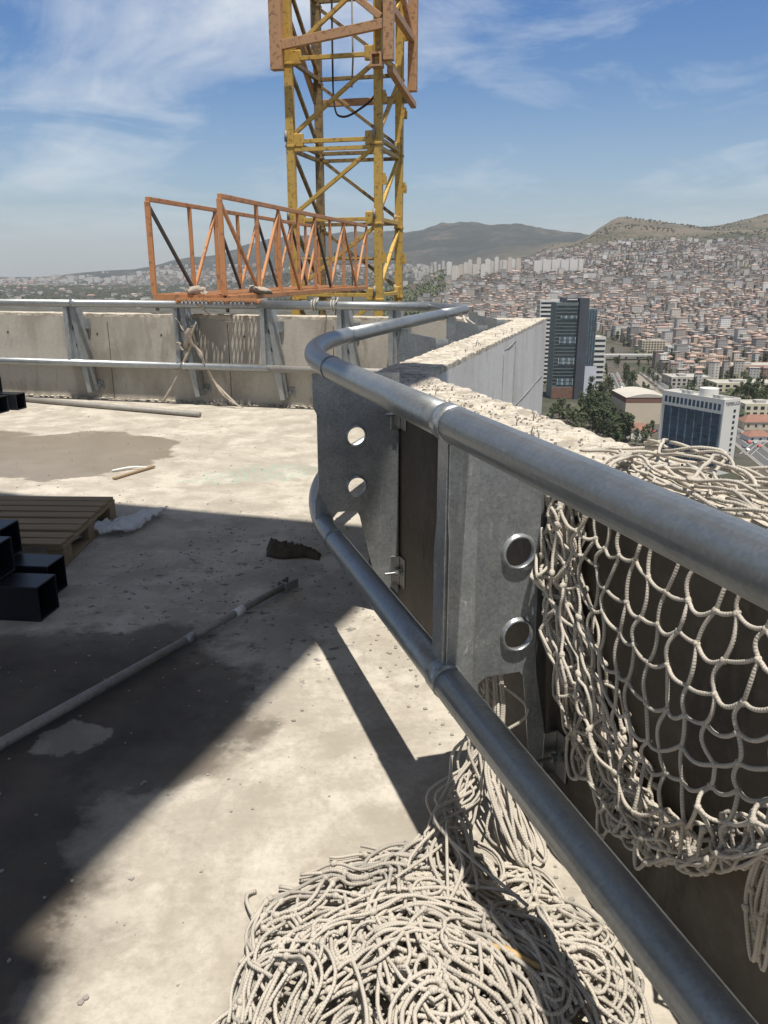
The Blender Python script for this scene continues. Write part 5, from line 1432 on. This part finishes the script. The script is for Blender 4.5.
for k in range(26):
    u=-10+k*8.2+rt.uniform(-3,3); slab_tower(u,277,rt.uniform(30,60),rt.uniform(30,55),7600+rt.uniform(-500,800),'far white blocks at the foot of the left hills','tiny white block in the hazy suburb left of the crane',k,(.72,.70,.66))
# ---- dense houses
cell=11.3
def scatter(y0,y1,a0,a1,cell,keep):
    ys=np.arange(y0,y1,cell); pts=[]
    for y in ys:
        xs=np.arange(a0*y,a1*y,cell); pts.append(np.stack([xs,np.full_like(xs,y)],-1))
    P=np.concatenate(pts); P+=rs.uniform(-cell*.40,cell*.40,P.shape); return P[rs.rand(len(P))<keep]
P=scatter(780,3700,.045,.62,cell,.93)
Zp=hgt(P[:,0],P[:,1]); uu=P[:,0]/P[:,1]*830+384
park=fbm(P[:,0],P[:,1],.012,3)
m=(Zp<88+14*fbm(P[:,0],P[:,1],.004,2))&~((P[:,1]<1150)&(park>.55))&~((park>.95))
m&=~((uu<447)&(P[:,1]>1500)&(park>-.4)); m&=~((P[:,1]<1250)&(uu<600)); m&=~((P[:,1]<980)&(park>-.2))
m&=seg_dist(P[:,0],P[:,1])>17
m&=np.array([free(x,y,7) for x,y in P]); P=P[m]
n=len(P); big_=rs.rand(n)<.05; W=np.where(big_,rs.uniform(12,20,n),rs.uniform(5.5,10.5,n)); D=rs.uniform(5.5,9.5,n); Zp=ground(P[:,0],P[:,1])
Hh=np.where(P[:,1]<2000,rs.uniform(9,21,n),rs.uniform(6,18,n))+np.where(big_,rs.uniform(4,12,n),0); rot=.35*fbm(P[:,0],P[:,1],.005,2)+rs.normal(0,.08,n)
wi=rs.choice(10,n,p=[.13,.17,.08,.09,.12,.09,.07,.15,.04,.06]); low=P[:,1]<1900; wi=np.where(big_,rs.choice([1,7,0,9],n),wi)
ri=np.where(low,rs.choice(6,n,p=[.17,.19,.20,.12,.24,.08]),rs.choice(6,n,p=[.05,.06,.27,.20,.31,.11])); gab=(ri<2)
order=np.argsort(P[:,1]); infr=(P[:,0]/P[:,1]*830+384)
vis=[i for i in order if 603<infr[i]<775][:285]
vs_=set(vis); rest=np.array([i for i in range(n) if i not in vs_])
o=make_houses(P[rest,0],P[rest,1],Zp[rest],W[rest],D[rest],Hh[rest],rot[rest],wi[rest],ri[rest],gab[rest],'hillside_houses')
tag(o,'mass of small houses covering the hillside','houses',kind='stuff')
for i in vis:
    k=np.array([i]); o=make_houses(P[k,0],P[k,1],Zp[k],W[k],D[k],Hh[k],rot[k],wi[k],ri[k],gab[k],'town_house')
    lb='%s town house with %s in the dense quarter beyond the highway'%(names_w[wi[i]],names_r[ri[i]])
    tag(o,lb,'house','%s houses with %s beyond the highway'%(names_w[wi[i]],names_r[ri[i]]))
# left, far suburbs
P=scatter(2600,9000,-.52,.06,46,.55); uu=P[:,0]/P[:,1]*830+384
pk=fbm(P[:,0],P[:,1],.004,3); m=(hgt(P[:,0],P[:,1])<40)&(pk<.35)&~((P[:,1]<5700)&(rs.rand(len(P))>.28))&np.array([free(x,y) for x,y in P]); P=P[m]; n=len(P)
W=rs.uniform(14,34,n); D=rs.uniform(12,22,n); Hh=rs.uniform(8,24,n)
wi=rs.choice(10,n,p=[.14,.22,.02,.03,.06,.10,.05,.30,.01,.07]); ri=rs.choice(6,n,p=[.06,.06,.30,.20,.33,.05])
o=make_houses(P[:,0],P[:,1],ground(P[:,0],P[:,1]),W,D,Hh,rs.uniform(-.5,.5,n),wi,ri,ri<2,'distant_suburb'); tag(o,'hazy distant suburb of small blocks beyond the parapet','houses',kind='stuff')

# ---- trees
def tree_proto(kind,seed):
    rd=random.Random(seed); h={'round':10,'pine':13,'tall':14}[kind]
    r=empty('broadleaf_tree' if kind!='pine' else 'pine_tree',(0,0,0))
    mb=MB(); mb.tube([(0,0,-.5),(.1,0,h*.25),(0,.1,h*.6)],[.32,.24,.1],7)
    for k in range(5):
        a=rd.uniform(0,6.28); z=h*rd.uniform(.28,.5); mb.tube([(0,0,z),(math.cos(a)*1.6,math.sin(a)*1.6,z+h*.15)],[.12,.04],5)
    mb.build('trunk',M['trunk'],r,local=True)
    mb=MB(); cl=[]
    for k in range(26):
        t=rd.random(); z=h*(.28+.70*t)
        rad={'round':3.6*math.sin(math.pi*(.15+.8*t))**.7,'pine':3.1*(1-t)**.65+.3,'tall':2.6*math.sin(math.pi*(.12+.8*t))**.6}[kind]
        a=rd.uniform(0,6.28); q=rad*rd.uniform(.25,1); cl.append((math.cos(a)*q,math.sin(a)*q,z,rd.uniform(.7,1.35)))
    for (x,y,z,s) in cl:
        for k in range(26):
            v=Vector((rd.gauss(0,1),rd.gauss(0,1),rd.gauss(0,1))).normalized()*s*rd.uniform(.5,1); c_=Vector((x,y,z))+v
            n_=(v.normalized()+Vector((rd.gauss(0,.5),rd.gauss(0,.5),rd.gauss(0,.5)+.4))).normalized(); t1=n_.orthogonal().normalized(); t2=n_.cross(t1); w=rd.uniform(.22,.42)
            an=rd.uniform(0,3); u1=t1*math.cos(an)+t2*math.sin(an); u2=-t1*math.sin(an)+t2*math.cos(an)
            mb.add([c_-u1*w-u2*w*.6,c_+u1*w-u2*w*.5,c_+u1*w*.8+u2*w*.6,c_-u1*w*.9+u2*w*.5],[(0,1,2,3)])
    mb.build('crown',M[{'round':'leaf_mid','pine':'leaf_dark','tall':'leaf_dark'}[kind]],r,local=True)
    return r
protos={k:[tree_proto(k,s) for s in (1,2)] for k in ('round','pine','tall')}
used=set(); rtree=random.Random(8)
def put_tree(kind,x,y,sc,label,group,lit=None):
    p=rtree.choice(protos[kind]); sc3=(sc*rtree.uniform(.9,1.1),sc*rtree.uniform(.9,1.1),sc*rtree.uniform(.9,1.15)); z=float(ground(x,y))
    if p.name not in used: used.add(p.name); o=p; o.location=(x,y,z); o.rotation_euler=(0,0,rtree.uniform(0,6)); o.scale=sc3
    else: o=copy_tree(p,None,(x,y,z),rtree.uniform(0,6),None,sc3)
    tag(o,label,'tree',group)
kn={'round':'bushy mid-green tree','pine':'dark pointed pine','tall':'tall dark green tree'}
def clump(pix,nn,label,group,spread=1.0,scl=(.8,1.3),kinds=('round','pine','tall')):
    for k in range(nn):
        u,v=rtree.choice(pix); u+=rtree.uniform(-6,6)*spread; v+=rtree.uniform(-5,5)*spread; x,y=atz(u,v)
        if not free(x,y,2): continue
        if float(seg_dist(np.array([x]),np.array([y]))[0])<9: continue
        kd=rtree.choice(kinds); put_tree(kd,x,y,rtree.uniform(*scl),kn[kd]+' '+label,kn[kd]+'s '+group)
clump([(590,418),(598,424),(606,430),(600,412),(612,438),(620,444),(595,408),(588,428)],80,'in the big grove below the dark tower','in the grove below the dark tower',1.7,(1.0,1.6))
clump([(628,400),(612,396),(618,385),(612,375),(606,366),(620,420),(616,410)],34,'along the service road left of the railway','along the service road',.8,(.8,1.3))
clump([(560,412),(566,418),(556,420),(572,424)],14,'in front of the pale parapet end, below the dark tower','below the dark tower on its left',1,(.7,1.1),('round',))
clump([(638,436),(646,432),(652,438),(641,442),(632,430)],16,'in front of the barrel-roofed shed','in front of the shed',1,(.8,1.2),('pine','round'))
clump([(640,372),(648,374),(656,380),(664,384),(650,384)],22,'between the highway and the railway','between highway and railway',1,(.8,1.2))
clump([(672,370),(680,372),(690,374),(700,376),(676,364),(712,376)],34,'in front of the pink building','in front of the pink building',1,(.8,1.3))
clump([(752,400),(760,398),(768,404),(748,392),(764,412),(775,402)],26,'on the right edge behind the hotel','behind the hotel on the right',1.2,(1,1.5))
clump([(762,448),(768,452),(760,456)],8,'by the road right of the hotel','by the road right of the hotel',1,(.7,1.1),('round',))
clump([(640,345),(625,343),(615,341),(680,340),(720,348),(745,352),(735,358),(755,362)],70,'among the blocks beyond the overpass','among the blocks beyond the overpass',1.6,(.8,1.3))
clump([(556,400),(560,396)],4,'at the foot of the dark tower','at the foot of the dark tower',.6,(.5,.7),('round',))
clump([(u_,v_) for u_ in range(604,772,9) for v_ in range(338,398,7)],150,'standing among the yards and factories of the valley','among the yards of the valley',1.2,(.7,1.2))
for rd,offs,gp_ in ((rdC,(-10.5,10.8),'beside the railway strip'),(rdB,(8.5,-8.5),'beside the service road')):
    for k in range(46):
        i=rtree.uniform(.12,.95)*(len(rd)-2); i0=int(i); p_=rd[i0].lerp(rd[i0+1],i-i0); t_=(rd[i0+1]-rd[i0]).normalized(); q_=p_+Vector((-t_.y,t_.x,0))*rtree.choice(offs)
        if float(seg_dist(np.array([q_.x]),np.array([q_.y]))[0])<6.5 or not free(q_.x,q_.y,1): continue
        kd=rtree.choice(['round','tall','pine']); put_tree(kd,q_.x,q_.y,rtree.uniform(.6,1.0),kn[kd]+' in the line '+gp_,kn[kd]+'s '+gp_)
# far tree cover as one mass
def blobs(P,sz,name,mat,label):
    base=[]; n=len(P); u_=np.array([[0,0,1],[.9,0,.1],[0,.9,.1],[-.9,0,.1],[0,-.9,.1],[.6,.6,.7],[-.6,.6,.7],[-.6,-.6,.7],[.6,-.6,.7]])
    V=P[:,None,:]+u_[None]*sz[:,None,None]*rs.uniform(.65,1.25,(n,9,1)); 
    qf=np.array([[0,5,2,6],[0,6,3,7],[0,7,4,8],[0,8,1,5]]); 
    V2=np.concatenate([V,V[:,1:5]*1.0],1); V2[:,9:,2]-=sz[:,None]*1.0
    qs=np.concatenate([qf,np.array([[5,1,9,2],[2,10,3,6],[3,11,4,7],[4,12,1,8]])])
    Q=(qs[None]+(np.arange(n)*13)[:,None,None]).reshape(-1,4); o=np_mesh(name,V2.reshape(-1,3),Q,[M[mat]]); return tag(o,label,'trees',kind='stuff')
Pt=scatter(1150,3800,.03,.6,24,.35); pk=fbm(Pt[:,0],Pt[:,1],.012,3); m=(pk>.1)|(rs.rand(len(Pt))<.3); m&=seg_dist(Pt[:,0],Pt[:,1])>12; m&=np.array([free(x,y,3) for x,y in Pt]); Pt=Pt[m]
uu=Pt[:,0]/Pt[:,1]*830+384
z=ground(Pt[:,0],Pt[:,1]); blobs(np.stack([Pt[:,0],Pt[:,1],z+3.5],-1),rs.uniform(3,5.5,len(Pt)),'town_trees','leaf_olive','trees scattered between the hillside houses')
Pt=scatter(620,1300,.17,.62,11,.55); pk=fbm(Pt[:,0],Pt[:,1],.05,3); m=(pk>-.25)&(seg_dist(Pt[:,0],Pt[:,1])>11); m&=np.array([free(x,y,3) for x,y in Pt]); Pt=Pt[m]; z=ground(Pt[:,0],Pt[:,1]); blobs(np.stack([Pt[:,0],Pt[:,1],z+3.2],-1),rs.uniform(2.2,4.6,len(Pt)),'valley_trees','leaf_mid','small trees and bushes filling the yards of the valley')
Pt=scatter(1500,3600,.0,.085,16,.75); pk=fbm(Pt[:,0],Pt[:,1],.012,3); m=pk>-.5; Pt=Pt[m]; z=ground(Pt[:,0],Pt[:,1]); blobs(np.stack([Pt[:,0],Pt[:,1],z+3],-1),rs.uniform(3.5,6.5,len(Pt)),'park_trees','leaf_mid','wooded park slope right of the crane')
Pt=scatter(3100,6000,-.5,.03,26,.92); pk=fbm(Pt[:,0],Pt[:,1],.004,3); Pt=Pt[pk>-1.1]; z=ground(Pt[:,0],Pt[:,1]); blobs(np.stack([Pt[:,0],Pt[:,1],z+4],-1),rs.uniform(7,14,len(Pt)),'far_woods','leaf_far','dark belt of far woods beyond the parapet')
Pt=scatter(3300,5400,.12,.62,30,.5); pk=fbm(Pt[:,0],Pt[:,1],.008,3); Pt=Pt[(pk>.25)&(hgt(Pt[:,0],Pt[:,1])>95)]; z=ground(Pt[:,0],Pt[:,1]); blobs(np.stack([Pt[:,0],Pt[:,1],z+2],-1),rs.uniform(3,6,len(Pt)),'hill_scrub','leaf_far','dark scrub dotted over the bare hill')

# ---- cars
def car(colr,nm):
    mt=bpy.data.materials.new(nm); mt.use_nodes=True; mt.node_tree.nodes['Principled BSDF'].inputs['Base Color'].default_value=(*colr,1); mt.node_tree.nodes['Principled BSDF'].inputs['Roughness'].default_value=.3
    r=empty('parked_car' if False else 'car',(0,0,0)); mb=MB()
    pr=[(-2.1,.35),(-2.15,.8),(-1.9,.95),(-1.2,1.0),(-.7,1.42),(.6,1.45),(1.2,1.0),(1.9,.9),(2.15,.7),(2.15,.35)]
    n_=len(pr); vs=[(x,-.85,z) for x,z in pr]+[(x,.85,z) for x,z in pr]; mb.add(vs,[tuple(range(n_)),tuple(range(2*n_-1,n_-1,-1))]+[(i,n_+i,n_+(i+1)%n_,(i+1)%n_) for i in range(n_)])
    mb.build('body',mt,r,local=True)
    mb=MB()
    for s_ in (-.86,.86): mb.add([(-1.0,s_,1.02),(.95,s_,1.02),(.5,s_*.99,1.36),(-.62,s_*.99,1.36)],[(0,1,2,3)])
    mb.add([(-1.17,-.75,1.03),(-1.17,.75,1.03),(-.74,.7,1.4),(-.74,-.7,1.4)],[(0,1,2,3)]); mb.build('window',M['glass_dark'],r,local=True)
    for x in (-1.35,1.35):
        for y in (-.82,.82): mb=MB(); mb.tube([(x,y-.1,.32),(x,y+.1,.32)],.32,10); mb.build('wheel',M['cable'],r,local=True)
    return r
cp=[(car(c_,'car_paint'),nm) for c_,nm in (((.75,.75,.74),'white'),((.30,.31,.33),'grey'),((.45,.05,.04),'red'),((.05,.06,.09),'dark blue'))]
cu=set(); rc=random.Random(3)
def put_car(x,y,rz,where,grp):
    p,nm=cp[rc.choice([0,0,1,1,2,3])]
    if nm not in cu: cu.add(nm); o=p; o.location=(x,y,GZ+.16); o.rotation_euler=(0,0,rz)
    else: o=copy_tree(p,None,(x,y,GZ+.16),rz)
    tag(o,'small %s car %s'%(nm,where),'car','%s cars %s'%(nm,grp))
for k in range(26):
    f=rc.uniform(.03,.93); i=f*(len(rdA)-2); i0=int(i); p=rdA[i0].lerp(rdA[i0+1],i-i0); t=(rdA[i0+1]-rdA[i0]).normalized(); sd=Vector((-t.y,t.x,0)); off=rc.choice([-5.2,-2,2,5.2])
    put_car(p.x+sd.x*off,p.y+sd.y*off,math.atan2(t.y,t.x),'driving on the highway','on the highway')
for k in range(7):
    f=rc.uniform(.1,.9); i=f*(len(rdB)-2); i0=int(i); p=rdB[i0]; t=(rdB[i0+1]-rdB[i0]).normalized(); sd=Vector((-t.y,t.x,0)); off=rc.choice([-2.5,2.5])
    put_car(p.x+sd.x*off,p.y+sd.y*off,math.atan2(t.y,t.x),'on the service road beside the railway','on the service road')
for k in range(9):
    p=rdD[0].lerp(rdD[-1],k/9.); x,y=atz(642+rc.uniform(-8,14),rc.uniform(430,436)); 
    if free(x,y,1): put_car(x,y,rc.uniform(0,3),'parked in the yard by the barrel-roofed shed','in the yard by the shed')
for p,nm in cp:
    if nm not in cu:
        for ch in list(p.children): bpy.data.objects.remove(ch)
        bpy.data.objects.remove(p)
# street lamps along the highway
def lamp(x,y,rz):
    r=empty('street_lamp',(x,y,GZ),'grey double-arm street lamp in the row beside the highway','street lamp','street lamps beside the highway')
    mb=MB(); mb.tube([(x,y,GZ),(x,y,GZ+11)],.16,6); mb.build('post',M['grey_clad'],r)
    mb=MB(); 
    for s_ in (-1,1): mb.bar((x,y,GZ+11),(x+s_*2.2*math.cos(rz),y+s_*2.2*math.sin(rz),GZ+11.6),.14)
    mb.build('lamp_arm',M['grey_clad'],r)
for k in range(4,len(rdA)-6,2):
    p=rdA[k]; t=(rdA[k+1]-rdA[k]).normalized(); sd=Vector((-t.y,t.x,0)); q=p+sd*9.2; lamp(q.x,q.y,math.atan2(sd.y,sd.x))

# ================================================================== HAZE
m=bpy.data.materials.new('haze'); m.use_nodes=True; t=m.node_tree; t.nodes.clear()
o_=t.nodes.new('ShaderNodeOutputMaterial'); pv=t.nodes.new('ShaderNodeVolumePrincipled'); pv.inputs['Density'].default_value=3.3e-5; pv.inputs['Color'].default_value=(.93,.95,1,1); pv.inputs['Anisotropy'].default_value=.2
t.links.new(pv.outputs[0],o_.inputs['Volume'])
mb=MB(); mb.box((0,6300,304),(51000,20900,832)); hz=mb.build('haze',m); tag(hz,'thin summer haze over the city','haze',kind='stuff')

# ================================================================== LIGHT, SKY, CAMERA
sv_=Vector((sx,sy,1)).normalized(); el=math.asin(sv_.z)
sun=bpy.data.lights.new('sun','SUN'); sun.energy=5.0; sun.angle=R(.53); sun.color=(1,.94,.85)
so=bpy.data.objects.new('sun',sun); COL.objects.link(so); so.rotation_euler=(-sv_).to_track_quat('-Z','Y').to_euler()
W_=bpy.data.worlds.new('World'); scene.world=W_; W_.use_nodes=True; t=W_.node_tree; bg=t.nodes['Background']
sk=t.nodes.new('ShaderNodeTexSky'); sk.sky_type='NISHITA'; sk.sun_disc=False; sk.sun_elevation=el; sk.sun_rotation=math.atan2(sv_.x,sv_.y); sk.altitude=100; sk.air_density=1.0; sk.dust_density=1.2; sk.ozone_density=1.5
tc=t.nodes.new('ShaderNodeTexCoord'); mp=t.nodes.new('ShaderNodeMapping'); L(t,tc.outputs['Generated'],mp.inputs['Vector'])
sp=N(t,'ShaderNodeSeparateXYZ'); L(t,tc.outputs['Generated'],sp.inputs[0])
zc=math_(t,'MAXIMUM',sp.outputs[2],.02)
cx=math_(t,'DIVIDE',sp.outputs[0],math_(t,'ADD',zc,.10)); cy=math_(t,'DIVIDE',sp.outputs[1],math_(t,'ADD',zc,.10))
cb_=N(t,'ShaderNodeCombineXYZ'); L(t,cx,cb_.inputs[0]); L(t,cy,cb_.inputs[1])
mp2=N(t,'ShaderNodeMapping'); mp2.inputs['Rotation'].default_value=(0,0,R(35)); mp2.inputs['Scale'].default_value=(.9,.8,1); mp2.inputs['Location'].default_value=(4.6,.4,0); L(t,cb_.outputs[0],mp2.inputs['Vector'])
n1_=noise(t,mp2.outputs[0],.36,8,.56,.7); n2_=noise(t,mp2.outputs[0],1.2,9,.64,.9)
cl_=ramp(t,math_(t,'ADD',math_(t,'MULTIPLY',n1_,.68),math_(t,'MULTIPLY',n2_,.32)),[(.455,0),(.61,1)])
lowb=ramp(t,sp.outputs[2],[(0,.80),(.08,.5),(.2,.12),(.32,0)])
cf=math_(t,'MINIMUM',math_(t,'ADD',math_(t,'MULTIPLY',math_(t,'MULTIPLY',cl_,ramp(t,sp.outputs[2],[(.02,.05),(.16,.75),(.35,.85),(.6,.25)])),1.0),math_(t,'MULTIPLY',lowb,.45)),.85)
tint=ramp(t,sp.outputs[2],[(0,(1.0,1.18,1.30)),(.10,(.80,1.22,1.55)),(.27,(.46,1.06,1.72)),(.45,(.36,.50,.74)),(1,(.34,.44,.58))])
skc=mix(t,1.0,sk.outputs[0],tint,'MULTIPLY')
out=mix(t,cf,skc,(12.2,12.9,13.5))
L(t,out,bg.inputs['Color']); bg.inputs['Strength'].default_value=.056
cam=bpy.data.cameras.new('camera'); co_=bpy.data.objects.new('camera',cam); COL.objects.link(co_); co_.location=(0,0,H); co_.rotation_euler=(math.pi/2-TH,0,0)
cam.sensor_fit='VERTICAL'; cam.sensor_height=24; cam.lens=24*F/1024; cam.clip_start=.05; cam.clip_end=60000
scene.camera=co_
scene.view_settings.view_transform='Standard'; scene.view_settings.look='None'; scene.view_settings.exposure=0.22; scene.view_settings.gamma=1
scene.cycles.max_bounces=6; scene.cycles.diffuse_bounces=3; scene.cycles.volume_bounces=1; scene.cycles.use_denoising=True
scene.cycles.transparent_max_bounces=8
